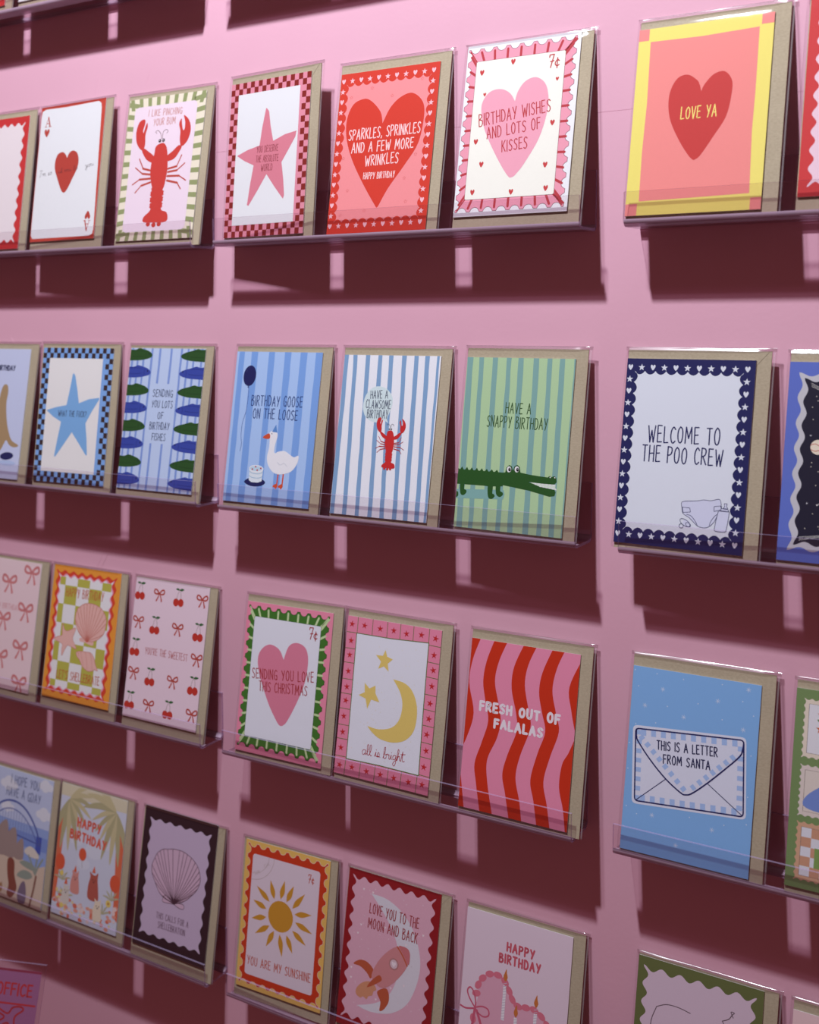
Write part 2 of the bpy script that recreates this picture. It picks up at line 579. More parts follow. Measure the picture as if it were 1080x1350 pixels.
# ------------------------------------------------------------------ one greeting card = envelope + folded card + clear sleeve
EW, EH = 114.0, 162.0
def card_mesh(art, du, dv, base, seed):
    v, f, idx, mats = [], [], [], []
    def mi(rgb):
        m = ink(rgb)
        if m not in mats:
            mats.append(m)
        return mats.index(m)
    def N(u, vv):                       # front leaf springs open a little towards the foot
        return 1.0 + .6 * (1 - vv / art.h)
    def box(n0, n1, paint, fold):
        b = len(v)
        for (u, vv) in ((0, 0), (art.w, 0), (art.w, art.h), (0, art.h)):
            for q in (n0, n1):
                v.append((du + u, dv + vv, q(u, vv)))
        for k in range(4):
            j = (k + 1) % 4
            f.append((b + 2 * k, b + 2 * j, b + 2 * j + 1, b + 2 * k + 1)); idx.append(paint)
        f.append((b + 1, b + 3, b + 5, b + 7)); idx.append(mi(base))
        f.append((b + 6, b + 4, b + 2, b)); idx.append(paint)
    white = mi((236, 236, 238))
    box(lambda u, w_: .25, lambda u, w_: .6, white, 0)
    box(lambda u, w_: N(u, w_) - .35, lambda u, w_: N(u, w_), white, 1)
    # fold along the left edge
    b = len(v)
    for vv in (0, art.h):
        v.append((du - .05, dv + vv, .25)); v.append((du - .05, dv + vv, N(0, vv)))
    f.append((b, b + 1, b + 3, b + 2)); idx.append(mi(base))
    for lay, rgb, poly in art.tris:
        b = len(v)
        for (u, w_) in poly:
            v.append((du + u, dv + w_, N(u, w_) + .03 + .034 * lay))
        ar = sum(poly[k][0] * poly[(k + 1) % len(poly)][1] - poly[(k + 1) % len(poly)][0] * poly[k][1] for k in range(len(poly)))
        q = tuple(range(b, b + len(poly)))
        f.append(q if ar > 0 else q[::-1]); idx.append(mi(rgb))
    v = [((x - EW / 2) * MM, y * MM, z * MM) for x, y, z in v]
    return mesh('folded_card', v, f, mats, idx)

def envelope_mesh(seed):
    rn = random.Random(seed)
    v, f = [], []
    nx, ny = 12, 16
    def Z(i, j):
        return (rn.random() - .5) * .12
    fr, bk = {}, {}
    for j in range(ny + 1):
        for i in range(nx + 1):
            fr[i, j] = len(v)
            v.append((i / nx * EW, .4 + j / ny * (EH - .4), -.12 + Z(i, j)))
            bk[i, j] = len(v)
            v.append((i / nx * EW, .4 + j / ny * (EH - .4), -1.2))
    for j in range(ny):
        for i in range(nx):
            f.append((fr[i, j], fr[i + 1, j], fr[i + 1, j + 1], fr[i, j + 1]))
            f.append((bk[i, j + 1], bk[i + 1, j + 1], bk[i + 1, j], bk[i, j]))
    for i in range(nx):
        f.append((bk[i, 0], bk[i + 1, 0], fr[i + 1, 0], fr[i, 0]))
        f.append((fr[i, ny], fr[i + 1, ny], bk[i + 1, ny], bk[i, ny]))
    for j in range(ny):
        f.append((fr[0, j], fr[0, j + 1], bk[0, j + 1], bk[0, j]))
        f.append((bk[nx, j], bk[nx, j + 1], fr[nx, j + 1], fr[nx, j]))
    # gummed side flaps folded over from the short ends (their diagonal seam shows at the top corners)
    if rn.random() < .25:
        for pts in (((2, EH - .6), (EW * .52, EH - 62), (EW - 2, EH - .6)),):
            b = len(v)
            for (x, y) in pts:
                v.append((x, y, .03)); v.append((x, y, .09))
            f.append((b + 1, b + 3, b + 5))
            for k in range(3):
                j = (k + 1) % 3
                f.append((b + 2 * k, b + 2 * j, b + 2 * j + 1, b + 2 * k + 1))
    v = [((x - EW / 2) * MM, y * MM, z * MM) for x, y, z in v]
    return mesh('envelope', v, f, [KRAFT])

def sleeve_mesh(seed, du, dv):
    rn = random.Random(seed)
    ph = [rn.random() * 6.28 for _ in range(6)]
    U0, U1, V0, V1 = -2.4, 117.6, .6, 164.2
    us = [U0, -2.1, -1.6, -.9, -.2, .6, 2, 8, 20, 34, 48, 62, 76, 90, 100, 103.5, 106, 110, 113, 114.6, 115.2, 116.4, U1]
    vs = [V0, .9, 1.4, 2.2, 4, 9, 20, 36, 52, 68, 84, 100, 116, 130, 142, 150, 155, 159, 161.6, 162.8, 163.6, 164.0]
    def H(u, w_):
        # height of the film above the envelope's front face
        l = min(1, max(0, (u - U0) / 2.2)) ** .5
        r = 1.0
        if u > 103:
            r = max(0, 1 - (u - 103) / 12.2) ** .8
        b = min(1, max(0, (w_ - V0) / 1.4)) ** .5
        t = min(1, max(0, (164.0 - w_) / 9.0)) ** .7
        z = -.6 + 3.5 * min(l, 1) * (.16 + .84 * r) * b * (.22 + .78 * t)
        z += .14 * math.sin(u * .11 + ph[0] + w_ * .03) + .12 * math.sin(w_ * .09 + ph[1]) + .06 * math.sin(u * .31 + w_ * .17 + ph[2])
        return z
    v, f, idx = [], [], []
    g = {}
    for j, w_ in enumerate(vs):
        for i, u in enumerate(us):
            z = H(u, w_)
            # never below the card or the envelope
            if 0 <= u <= 103 and 3 < w_ < 153.5 + dv - 3:
                z = max(z, 2.35)
            g[i, j] = len(v)
            v.append((u, w_ + (.25 * math.sin(u * .05 + ph[3]) if j == len(vs) - 1 else 0), max(z, -.5 if (u < 0 or u > 114) else .4)))
    for j in range(len(vs) - 1):
        for i in range(len(us) - 1):
            f.append((g[i, j], g[i + 1, j], g[i + 1, j + 1], g[i, j + 1]))
            idx.append(2 if j >= len(vs) - 4 else 1 if i == len(us) - 3 else 0)
    # top edge rolls over to the back, then the back sheet
    top = len(vs) - 1
    rows = [[g[i, top] for i in range(len(us))]]
    for (dz, n) in ((.5, .15), (.35, -.7), (-.2, -1.35)):
        row = []
        for i, u in enumerate(us):
            row.append(len(v)); v.append((u, 164.0 + dz, n))
        rows.append(row)
    row = []
    for i, u in enumerate(us):
        row.append(len(v)); v.append((u, V0, -1.35))
    rows.append(row)
    for k in range(len(rows) - 1):
        for i in range(len(us) - 1):
            f.append((rows[k][i], rows[k][i + 1], rows[k + 1][i + 1], rows[k + 1][i]))
            idx.append(2 if k < 2 else 0)
    v = [((x - EW / 2) * MM, y * MM, z * MM) for x, y, z in v]
    return mesh('clear_sleeve', v, f, [SLEEVE, SEAMM, FOLD], idx, True)

NC = [0]
def greeting_card(row, pose, art, base, label, du=.5, dv=3.6):
    """pose = x of the foot's centre, yaw, distance of foot and head from the wall (mm, radians)"""
    NC[0] += 1
    dv += .8
    seed = NC[0] * 17
    x, yaw, yb, yt = pose
    r = bpy.data.objects.new('greeting_card', None)
    r.empty_display_size = .03
    COL.objects.link(r)
    th = math.asin((yb - yt) / EH)
    X = Vector((math.cos(yaw), -math.sin(yaw), 0))
    Y = Vector((0, math.sin(th), math.cos(th)))
    Y = (Y - X * Y.dot(X)).normalized()
    Zn = X.cross(Y)
    Mx = Matrix((X, Y, Zn)).transposed().to_4x4()
    Mx.translation = Vector((x * MM, -yb * MM, (ROW[row] + .35) * MM))
    r.matrix_world = Mx
    link('envelope', envelope_mesh(seed), r)
    link('folded_card', card_mesh(art, du, dv, base, seed), r)
    link('clear_sleeve', sleeve_mesh(seed, du, dv), r)
    r['label'] = label
    r['category'] = 'greeting card'
    r['group'] = 'greeting cards in the wall holders'
    return r

# colours of the prints (sRGB)
WHITE = (238, 239, 243); CREAM = (240, 238, 226); PALEPINK = (236, 208, 222); RED = (205, 52, 42); CRIM = (178, 44, 50)
PINK = (238, 150, 168); NAVY = (30, 34, 92); INKN = (44, 52, 92)

# ---- shared drawings
def draw_lobster(a, cx, cy, s, red, dark, line):
    """lobster drawn on a 103 x 150 design, scaled about (51, 70) and moved to (cx, cy)"""
    def T(str_or):
        return [(cx + (x - 51) * s, cy + (y - 70) * s) for x, y in (P(str_or) if isinstance(str_or, str) else str_or)]
    for L in ('38.3,72.6 28.3,75.2 21.7,85.9', '38.7,68.3 28.1,69.8 17.5,76.8', '39.8,64 24.9,64 15.6,59', '40.1,60 28,57.3 20.6,50.3', '62.3,72.6 73.7,74.4 78.7,85.6', '62.8,69.2 74.4,70.2 83.9,76.8', '62.4,65 78,64.3 87.3,59.1', '62.4,60.4 76.4,57.2 81.6,50.6'):
        p = T(L)
        a.stroke(dark, p[:2], 2.2 * s); a.stroke(dark, p[1:], 1.3 * s)
    a.stroke(line, T('49.4,104.9 47.1,110.9 43.2,113.9 40.3,112.8 42.1,111.1'), .6 * max(s, .6), True)
    a.stroke(line, T('50.3,105.1 50.7,111.9 54.5,114.1 57.1,112 55.5,110.3'), .6 * max(s, .6), True)
    a.up()
    a.smooth(red, T('23.2,127.7 16.2,125.2 13.2,114.5 15.9,102.4 23.8,94.7 27.4,99.8 26.5,110.9 28.4,118.7 27.2,123.7 25.1,119.1 23.7,113.3 22.6,116.4 24.4,122.8'), 3)
    a.smooth(red, T('76.2,127.1 83.8,121.2 87.2,110.9 84.3,99.9 77,94.5 73.9,102.3 73.5,110.9 70.9,118.4 73.4,123.8 74.8,117.9 77.1,111.3 79,113.2 78.5,120.4'), 3)
    a.smooth(red, T('23.9,94.4 27,96.5 33.4,92.7 40.9,87.7 42.7,82.5 39.2,80.7 30.9,85'), 3)
    a.smooth(red, T('77.6,94.2 73.1,96 65.7,90.4 59,86 59.9,80.7 68.8,82.3 74.3,88.2'), 3)
    a.smooth(red, T('43.3,54 43.3,51 44,41.4 44.2,30.9 36.3,24.3 36.2,18.8 49,17.8 62.8,17.2 68.8,19.9 66.6,27.5 58.8,30.7 58.6,40.4 58.1,51.6 58,54'), 3)
    for q in ((43.2, 16.4), (50.8, 15.3), (57.9, 15.9)):
        p = T([q])[0]; a.ell(red, p[0], p[1], 2.9 * s, 2.6 * s, 0, 12)
    for k, (l, r_) in enumerate(((43, 59.2), (43.2, 59.2), (43.6, 59.2))):
        y = 48 - 6.2 * k
        a.smooth(red, T([(l - .6, y), (l + .3, y - 3), (r_ - .2, y - 3), (r_ + .3, y), (r_ - .3, y + 2.6), (l + .2, y + 2.6)]), 2)
    a.up()
    a.smooth(red, T('51.1,100.4 43,97.6 41.4,88.4 39.1,81.4 39,68.6 43.7,54.1 49.9,50.8 58.1,51.6 61.1,64 61.4,76.6 58.5,92.5 55.1,98.5'), 4)
    for q in ((47.3, 102.9), (52.1, 103.1)):
        p = T([q])[0]; a.ell((60, 40, 44), p[0], p[1], 1.9 * s, 1.9 * s, 0, 12)
    a.up()
    for q in ((47.0, 103.2), (51.8, 103.4)):
        p = T([q])[0]; a.ell(WHITE, p[0], p[1], .6 * s, .6 * s, 0, 8)

def draw_bow(a, rgb, cx, cy, s, w=1.1):
    T = lambda t: [(cx + x * s, cy + y * s) for x, y in P(t)]
    a.stroke(rgb, T('0,0 -3,3.4 -6,4 -6.6,1 -4,-.4 0,0'), w * s, True)
    a.stroke(rgb, T('0,0 3,3.4 6,4.2 6.6,1.2 4,-.4 0,0'), w * s, True)
    a.poly(rgb, T('0,.5 -2.2,-4 -4.4,-7.6 -2.6,-8 -.2,-3')); a.poly(rgb, T('0,.5 2,-4 3,-8.4 4.8,-7.4 2.6,-2'))
    a.ell(rgb, cx, cy, 1.2 * s, 1.1 * s, 0, 10)

def draw_shell(a, fill, line, pts, hub, lw, ribs=9):
    a.smooth(fill, pts, 5)
    a.up()
    a.stroke(line, pts, lw, True, True)
    n = len(pts)
    for k in range(1, n - 1):
        a.stroke(line, [hub, ((hub[0] + pts[k][0]) / 2 + (pts[k][0] - hub[0]) * .06, (hub[1] + pts[k][1]) / 2), pts[k]], lw, True)

def cents(a, rgb, u, v, h, w):
    a.text(rgb, '7', u, v, u + h * .36, v, h, w, jit=0)
    a.text(rgb, 'c', u + h * .46, v - h * .02, u + h * .80, v - h * .02, h * .72, w, jit=0)

def checker_frame(a, dark, t_u=2, t_v=2, nu=20, nv=26):
    cu, cv = a.w / nu, a.h / nv
    for i in range(nu):
        for j in range(nv):
            if (i < t_u or i >= nu - t_u or j < t_v or j >= nv - t_v) and (i + j) % 2 == 0:
                a.rect(dark, i * cu, j * cv, (i + 1) * cu, (j + 1) * cv)

STAR_A = P('48.6,122.1 51.8,118.7 55,104 59.3,89.7 74,94.5 88.3,96.4 87.3,91 79,79 71.5,68.5 75,52 77.2,37 75.9,33.6 64,46 52.9,58.6 42,43.5 31.4,29.8 29.3,30.7 32,50 35.3,68.5 23,73.5 12.2,79.5 26,84 41.7,86.9 44,104 47.6,121.5')
def draw_star(a, rgb):
    a.poly(rgb, STAR_A)
# ---- row 1
def c_ace():
    a = Art(seed=1)
    a.rect((204, 76, 62), 0, 0, CW, CH).up()
    a.poly(WHITE, [(.8, 20), (1.2, 7), (4, 3.4), (96, 3), (100, 5), (101.4, 10), (99.4, 75), (97.2, 140), (96, 145), (92, 147.6), (40, 146.6), (8, 147.4), (2, 145.5), (.8, 140)]).up()
    red = (190, 72, 62)
    a.cusp(red, P('49.5,90.1 45.5,95 40.1,97.2 32.8,94.1 30.3,83.3 34.5,71.9 48.7,51.7 62.1,68.4 68.3,81.4 66.3,92.5 59.4,97.2 52.8,95.7'))
    for (u, v, s) in ((7.8, 127.6, 1), (95.6, 19.4, -1)):
        q = lambda x, y: (u + s * x, v + s * y)
        a.stroke(red, [q(1.6, 0), q(5, 10.6)], .7); a.stroke(red, [q(5, 10.6), q(8.6, 0)], 1.7); a.stroke(red, [q(2.8, 3.6), q(7.6, 3.6)], .7)
        a.stroke(red, [q(0, 0), q(3.4, 0)], .6); a.stroke(red, [q(6.6, 0), q(10.6, 0)], .6)
    a.heart(red, 12.2, 120.6, 8.4, 9)
    a.cusp(red, [(90.6 - x * 8.6, 25.4 - y * 9) for x, y in P('0,.22 -.12,.42 -.3,.5 -.47,.36 -.48,.1 -.3,-.2 0,-.5 .3,-.2 .48,.1 .47,.36 .3,.5 .12,.42')], 2)
    a.up()
    g = (120, 112, 118)
    a.text(g, "I'm so", 7, 72.2, 27, 73.6, 7, .45, LP, 0, .04)
    a.text((92, 52, 58), "ul mu lo", 37, 74, 68, 76, 5, .4, LP, 0, .02)
    a.text(g, "you", 80, 77.2, 93, 78.2, 6, .45, LP, 0, .04)
    return a

def c_lobster():
    a = Art(seed=2)
    a.rect((238, 228, 208), 0, 0, CW, CH).up()
    gr = (150, 158, 110)
    for k in range(9):
        t = 6 + k * 11.4
        a.poly(gr, [(t - 2.6 + (t - 51) * .06, 150), (t + 2.6 + (t - 51) * .06, 150), (t + 2.4, 138), (t - 2.4, 138)])
        a.poly(gr, [(t - 2.6 + (t - 51) * .06, 0), (t + 2.6 + (t - 51) * .06, 0), (t + 2.4, 12), (t - 2.4, 12)])
    for k in range(12):
        t = 8 + k * 12.2
        for (u0, u1) in ((0, 14), (103, 88)):
            a.poly(gr, [(u0, t - 2.6 + (t - 75) * .04), (u0, t + 2.6 + (t - 75) * .04), (u1, t + 2.4), (u1, t - 2.4)])
    a.up()
    a.rrect((240, 220, 234), 8.5, 9, 92.5, 141, 5).up()
    tx = (196, 120, 106)
    a.text(tx, 'I LIKE PINCHING', 28, 130, 73, 129, 6.8, .62)
    a.text(tx, 'YOUR BUM', 36.1, 119.6, 65.2, 119.3, 7, .62)
    draw_lobster(a, 51, 70, 1.0, (206, 66, 60), (190, 78, 66), (128, 92, 96))
    return a

def c_pinkstar():
    a = Art(seed=3)
    a.rect((232, 148, 168), 0, 0, CW, CH).up()
    checker_frame(a, (138, 40, 36)); a.up()
    a.rect(WHITE, 10.3, 11.6, 90, 138.6).up()
    draw_star(a, (224, 134, 152)); a.up()
    t = (150, 60, 70)
    a.text(t, 'YOU DESERVE', 38.5, 80.2, 66, 79.7, 6.2, .55)
    a.text(t, 'THE ABSOLUTE', 38, 71, 67, 70.2, 6.2, .55)
    a.text(t, 'WORLD', 45.5, 62, 60, 62, 6.2, .55)
    return a

def border_hs(a, motif, du=5.2):
    nu, nv = 11, 15
    pu, pv = a.w / nu, a.h / nv
    k = 0
    for i in range(nu):
        for vv in (a.h - 7.2, 7.2):
            u = 3 + i * (a.w - 9) / (nu - 1) if True else 0
            (a.heart(motif, u, vv, 4.0, 4.6) if i % 2 == 0 else a.star(motif, u, vv, 2.9))
    for j in range(1, nv - 1):
        vv = 7.2 + j * (a.h - 14.4) / (nv - 1)
        for u in (3, a.w - 6):
            (a.heart(motif, u, vv, 4.0, 4.6) if j % 2 == 0 else a.star(motif, u, vv, 2.9))

def c_sparkles():
    a = Art(seed=4)
    rd = (212, 58, 42)
    a.rect(rd, 0, 0, CW, CH).up()
    a.poly((240, 146, 150), a.band(6.2, 10.6, 95.4, 140.2, 10, 14, SCAL, 2.9)).up()
    a.cusp(rd, P('49.1,99.5 47,108 42.8,114.3 34.6,121.8 27,124.4 16.2,120.5 10.5,107.4 11.6,90.1 19.6,69.4 34,45.7 50,23.4 51.4,23 53,24 61.6,39.7 76.2,59.5 87.8,78 91.3,101.2 88.6,115.3 77.5,124.4 65.4,121.9 55.6,113'))
    border_hs(a, (246, 190, 200))
    for (u, v) in P('12.9,127 34.7,133.6 56.5,124.2 86,136.4 10.5,70.1 18.3,39.6 38.5,20.1 80.4,26.1 77,47.3 86.2,68.2 13,17.2'):
        for k in range(5):
            t = math.radians(90 + 72 * k)
            a.ell((214, 96, 96), u + 1.1 * math.cos(t), v + 1.1 * math.sin(t), .42, .42, 0, 6)
    a.up()
    w = (250, 214, 216)
    a.text(w, 'SPARKLES, SPRINKLES', 14.5, 86.8, 88.6, 87.2, 9.6, .95)
    a.text(w, 'AND A FEW MORE', 18.9, 74.3, 83, 74.3, 9.2, .95)
    a.text(w, 'WRINKLES', 34.8, 61.4, 69, 62, 9.4, .95)
    a.text(w, 'HAPPY BIRTHDAY', 34.3, 49.2, 66.7, 48.9, 5.8, .65)
    return a

def stamp_card(a, ground, frame, barc, panel, line, lw, box, pan, bw=1.7, nu=8, nv=11, pr=1.5):
    a.rect(ground, 0, 0, CW, CH).up()
    u0, v0, u1, v1 = box
    out = a.band(u0, v0, u1, v1, nu, nv, STAMP, 3.7, 16)
    if line:
        a.stroke(line, out, lw * 2, False, True).up()
    a.poly(frame, out).up()
    if barc:
        p0, q0, p1, q1 = pan
        n = nu
        for k in range(nu):
            t = (k + .5) / nu + .06
            ux, px = u0 + (u1 - u0) * t, p0 + (p1 - p0) * t
            px = ux + (px - ux) * min(1, abs(2 * t - 1) ** 2.5)
            for (vo, vi) in ((v1 - 2.9, q1), (v0 + 2.9, q0)):
                a.stroke(barc, [(ux, vo), (px, vi)], bw)
        for k in range(nv):
            t = (k + .5) / nv
            vy, qy = v0 + (v1 - v0) * t, q0 + (q1 - q0) * t
            qy = vy + (qy - vy) * min(1, abs(2 * t - 1) ** 2.5)
            for (uo, ui) in ((u0 + 2.9, p0), (u1 - 2.9, p1)):
                a.stroke(barc, [(uo, vy), (ui, qy)], bw)
        for (c, d) in (((u0 + 1.5, v0 + 1.5), (p0, q0)), ((u1 - 1.5, v0 + 1.5), (p1, q0)), ((u0 + 1.5, v1 - 1.5), (p0, q1)), ((u1 - 1.5, v1 - 1.5), (p1, q1))):
            a.stroke(barc, [c, d], bw * .55)
        a.up()
    if line:
        a.rrect(line, pan[0] - lw * .7, pan[1] - lw * .7, pan[2] + lw * .7, pan[3] + lw * .7, pr + .3).up()
    a.rrect(panel, *pan, pr).up()

def c_wishes():
    a = Art(seed=5)
    stamp_card(a, WHITE, (236, 158, 178), (186, 56, 66), (243, 242, 232), (110, 50, 60), .35, (1.4, 4, 99.6, 146.4), (9.6, 14.6, 90.4, 135.2), 2.1)
    a.cusp((238, 166, 186), P('48.6,96.7 43.3,104.3 34.6,108.7 24.9,107.5 18.8,100.2 18.1,90.3 23.5,72.7 36.7,49 47.8,33 52,31.5 55.5,34 62.5,43.1 73.4,63.1 78.6,84.8 78.3,98.8 74.3,109.6 65.7,115.4 56.4,112.9 50.6,105'))
    for (u, v) in P('43.8,131.2 15.4,125 15.4,64.6 22.5,44.4 80.8,39.8 16.4,20.6 52.2,18.9 83,20 84,74.9'):
        a.heart((200, 62, 64), u, v, 4, 5)
    for (u, v) in P('85,111.7 19.8,105.4'):
        a.heart((200, 62, 64), u, v, 2.8, 3.4)
    a.up()
    t = (186, 52, 58)
    a.text(t, 'BIRTHDAY WISHES', 17.3, 77.7, 81.4, 85, 10.4, .85)
    a.text(t, 'AND LOTS OF', 25.7, 66.1, 73.6, 71.2, 9.6, .85)
    a.text(t, 'KISSES', 40.7, 53.7, 63.3, 55.5, 9.6, .85)
    cents(a, t, 76.6, 122, 11, .95)
    return a

def c_love():
    a = Art(seed=6)
    pk = (240, 142, 138)
    a.rect((240, 226, 118), 0, 0, CW, CH).up()
    a.poly(pk, P('9.6,139.3 50,138.6 92.6,140.1 93,90 92.6,60 94.1,12.6 50,11.8 10.4,11.2 9.8,50 10.6,90'))
    a.rect(pk, 0, 140.6, 8.2, 150); a.rect(pk, 94, 141.8, 103, 150); a.rect(pk, 95, 0, 103, 9.2); a.rect(pk, 0, 0, 9.2, 9.4)
    a.up()
    a.cusp((200, 58, 56), P('52.5,94.7 51,100 48.6,104.1 41.3,109.1 33.7,107.4 28.7,98.4 27.8,86.7 30.6,73.2 38.1,57.9 46,45.6 49.8,41.6 50.9,41.2 52,41.6 55.8,44.8 64.4,58.5 72.8,73.4 75.7,91.6 74.8,101.7 68.9,108.6 60.8,107 54.5,99.8')).up()
    a.text((246, 226, 124), 'LOVE YA', 38.3, 74.2, 65.2, 73.9, 9.2, .8)
    return a

def c_redwavy(panel, seed=7):
    a = Art(seed=seed)
    a.rect((206, 56, 58), 0, 0, CW, CH).up()
    a.poly(panel, a.band(6, 7, 96.5, 143, 8, 10, WAVE, 3.6))
    return a

# ---- row 2
def c_bluestar():
    a = Art(seed=8)
    a.rect((132, 176, 236), 0, 0, CW, CH).up()
    checker_frame(a, (62, 46, 48)); a.up()
    a.rect((240, 238, 238), 10.3, 11.8, 88.6, 138.4).up()
    a.poly((130, 180, 232), P('47.9,122.1 50.5,119 55,104 58.9,88.9 73,93.8 87.4,95.7 88,94 79,81 70.9,67.1 74.4,50 76.8,32.5 75,32.2 64,44 52.1,56.5 41,42 30.4,28.3 28.7,28.9 31.5,48 34.8,67.4 22,73 11.5,79.7 26,83.6 40.9,86.3 44,104 46.5,121.1')).up()
    a.text((58, 66, 92), 'WHAT THE FUCK?', 29.8, 73.7, 71.1, 74, 6.2, .6)
    return a

def c_fishes():
    a = Art(seed=9)
    a.rect((196, 214, 246), 0, 0, CW, CH).up()
    bl = (134, 160, 222)
    for u in (3, 11, 19, 30.4, 71, 80, 88, 98.5):
        a.stripe(bl, u, u, 2.7, .5)
    for u in (41.4, 57):
        for (v0, v1) in ((0, 49.4), (112.6, 150)):
            a.poly(bl, [(u - 1.5, v0), (u + 1.4, v0), (u + 1.6, (v0 + v1) / 2), (u + 1.4, v1), (u - 1.4, v1), (u - 1.2, (v0 + v1) / 2)])
    a.up()
    gn, bb, gd, bd = (44, 84, 40), (58, 76, 168), (34, 66, 34), (40, 54, 132)
    for k, v in enumerate((142.6, 124.2, 104.8, 85.9, 66.6, 48, 28.6, 10)):
        c, d = (gn, gd) if k % 2 == 0 else (bb, bd)
        a.smooth(c, [(-8, v + 5), (6, v + 5.6), (12, v + 7.4), (18, v + 6.4), (26, v + 4.2), (30.8, v + .6), (29, v - 2.6), (18, v - 5.2), (4, v - 6), (-8, v - 5)], 4)
        a.smooth(c, [(110, v + 6), (98, v + 6.2), (93, v + 7.2), (86, v + 5.4), (76, v + 3), (70.8, v), (73, v - 3), (84, v - 5.4), (98, v - 6), (110, v - 5.6)], 4)
        a.up()
        for s, u in ((1, 26.5), (-1, 75)):
            a.stroke(d, [(u - s * 4, v + 3.4), (u - s * 5, v), (u - s * 4.4, v - 3.4)], .5, True)
            a.ell((30, 34, 60), u, v + 1.4, .8, .9, 0, 10)
            a.stroke(d, [(u - s * 8, v - 1), (u - s * 18, v - 1.8), (u - s * 30, v - 1.4)], .45, True)
            a.stroke(d, [(u - s * 9, v + 4.2), (u - s * 18, v + 4.6), (u - s * 28, v + 3.8)], .45, True)
        a.layer -= 1
    a.layer += 2
    t = INKN
    a.text(t, 'SENDING', 37.5, 99, 64.8, 99, 7.2, .62)
    a.text(t, 'YOU LOTS', 37.6, 87.5, 66, 87.4, 7.2, .62)
    a.text(t, 'OF', 47.4, 75.8, 55, 75.8, 7, .62)
    a.text(t, 'BIRTHDAY', 37.7, 64.4, 64.6, 64.2, 7.4, .62)
    a.text(t, 'FISHES', 42.5, 53, 61, 53, 7.2, .62)
    return a

def c_goose():
    a = Art(seed=10)
    a.rect((174, 204, 248), 0, 0, CW, CH).up()
    st = (126, 168, 232)
    for (u, w) in ((6, 6.4), (22, 8), (43, 7), (62.5, 7.6), (81, 8), (99.2, 8.4)):
        a.stripe(st, u + .6, u, w, .5)
    a.up()
    a.ell(NAVY, 18.4, 125.8, 7.7, 10.4, -6).poly(NAVY, P('17.9,116 16.9,113.8 19.2,114.2'))
    a.stroke((70, 92, 160), P('18,115 19,107.5 18.3,91.4 15,78.1 14.9,65 16.4,57.7 15.5,50.4'), .5, True)
    t = (36, 60, 122)
    a.text(t, 'BIRTHDAY GOOSE', 23.8, 96.3, 84.9, 96.7, 10, .85)
    a.text(t, 'ON THE LOOSE', 27.2, 83.7, 80.6, 83.8, 9.6, .85)
    og = (214, 84, 52)
    for (x, y) in ((64.4, 30.6), (70.6, 30.6)):
        a.stroke(og, [(x, y + 1), (x - .2, 25), (x - .4, 20.4)], 1.5)
        a.smooth(og, [(x - .2, 21.4), (x - 4.6, 19.4), (x - 5, 17.6), (x - 2.8, 17.4), (x - 1.6, 15.8), (x - .2, 17.4), (x + .6, 19)], 3)
    a.smooth(NAVY, P('24.3,20.4 30,17.4 38,16.6 46,18 49.9,21.4 45,24.6 37,25.4 29,24'))
    a.stroke((100, 118, 160), P('14.2,129.6 14.8,132.4 16.8,134.2'), .7, True)
    a.up()
    a.smooth((240, 240, 246), P('50.3,64.1 49.1,69.5 52.3,72.2 56,72.4 58.8,70.2 59.3,66.4 57.4,58.4 57.2,52 59,50.6 61.6,52.2 69.2,53.3 75,50.8 80.8,48 85.7,49.7 86.6,46.5 84.4,40 78.5,33.6 66.9,30.4 58.1,32 51.3,38.7 49.2,46.5 50.6,55.2'), 4)
    a.smooth(og, P('41.8,65.2 45,68 49,69.6 50.6,67 50.2,64.6 46,64'), 3)
    a.poly((96, 144, 210), P('52.3,71.2 58.6,70.8 56.5,78.6'))
    a.poly((228, 238, 246), P('29.4,33.6 29.8,22.6 33,20.6 41,20.6 45.6,22.4 46,34'))
    a.ell((196, 222, 240), 37.6, 34.2, 8.4, 3.1)
    a.up()
    for v in (30.6, 26.4):
        a.stroke((176, 204, 226), [(29.6, v + .6), (33, v - 1), (38, v - 1.4), (42.6, v - 1), (45.8, v + .6)], .8, True)
    a.stroke((246, 246, 250), [(29.4, 34), (32, 36.4), (37.6, 37.2), (43, 36.5), (46, 34.2), (43, 32), (37.6, 31.2), (32, 31.8)], .9, True, True)
    for (u, v) in P('33,33.4 36.7,36 39,32.8 43.1,34.8'):
        a.ell((190, 44, 56), u, v, .9, .9, 0, 10)
    a.ell((40, 44, 60), 52.4, 69.4, .5, .5, 0, 8)
    a.stroke((206, 210, 222), P('62,42 66,39.6 70,41.4 74,38.6'), .5, True)
    return a

def c_claw():
    a = Art(seed=11)
    a.rect((240, 242, 250), 0, 0, CW, CH).up()
    st = (132, 168, 208)
    for ut, ub, w in ((2.5, 2.5, 4.6), (12.1, 16.2, 4.5), (26, 29.8, 4.5), (39.2, 43.8, 4.5), (51, 56.6, 4.5), (65, 70, 4.5), (77.6, 81.3, 4.6), (89, 93, 4.6), (100.2, 101.5, 2.6)):
        a.stripe(st, ub, ut, w, .5)
    a.up()
    bb = (216, 234, 238)
    a.smooth(bb, P('25.6,103 27.5,112 33,118.6 40.5,121 49,119 55.6,112.6 57,105 55,97.6 52.6,91.6 54,87.6 49.4,89.6 44,87.4 37,88 30,91.6 26.6,97'), 4).up()
    t = (52, 62, 92)
    a.text(t, 'HAVE A', 33, 109.2, 51.3, 110, 7.4, .62)
    a.text(t, 'CLAWSOME', 28.8, 100.4, 55.3, 100.4, 7.8, .62)
    a.text(t, 'BIRTHDAY', 31.1, 91.2, 53.1, 91.4, 7.6, .62)
    draw_lobster(a, 58, 68, .42, (206, 42, 44), (176, 44, 50), (60, 60, 80))
    return a

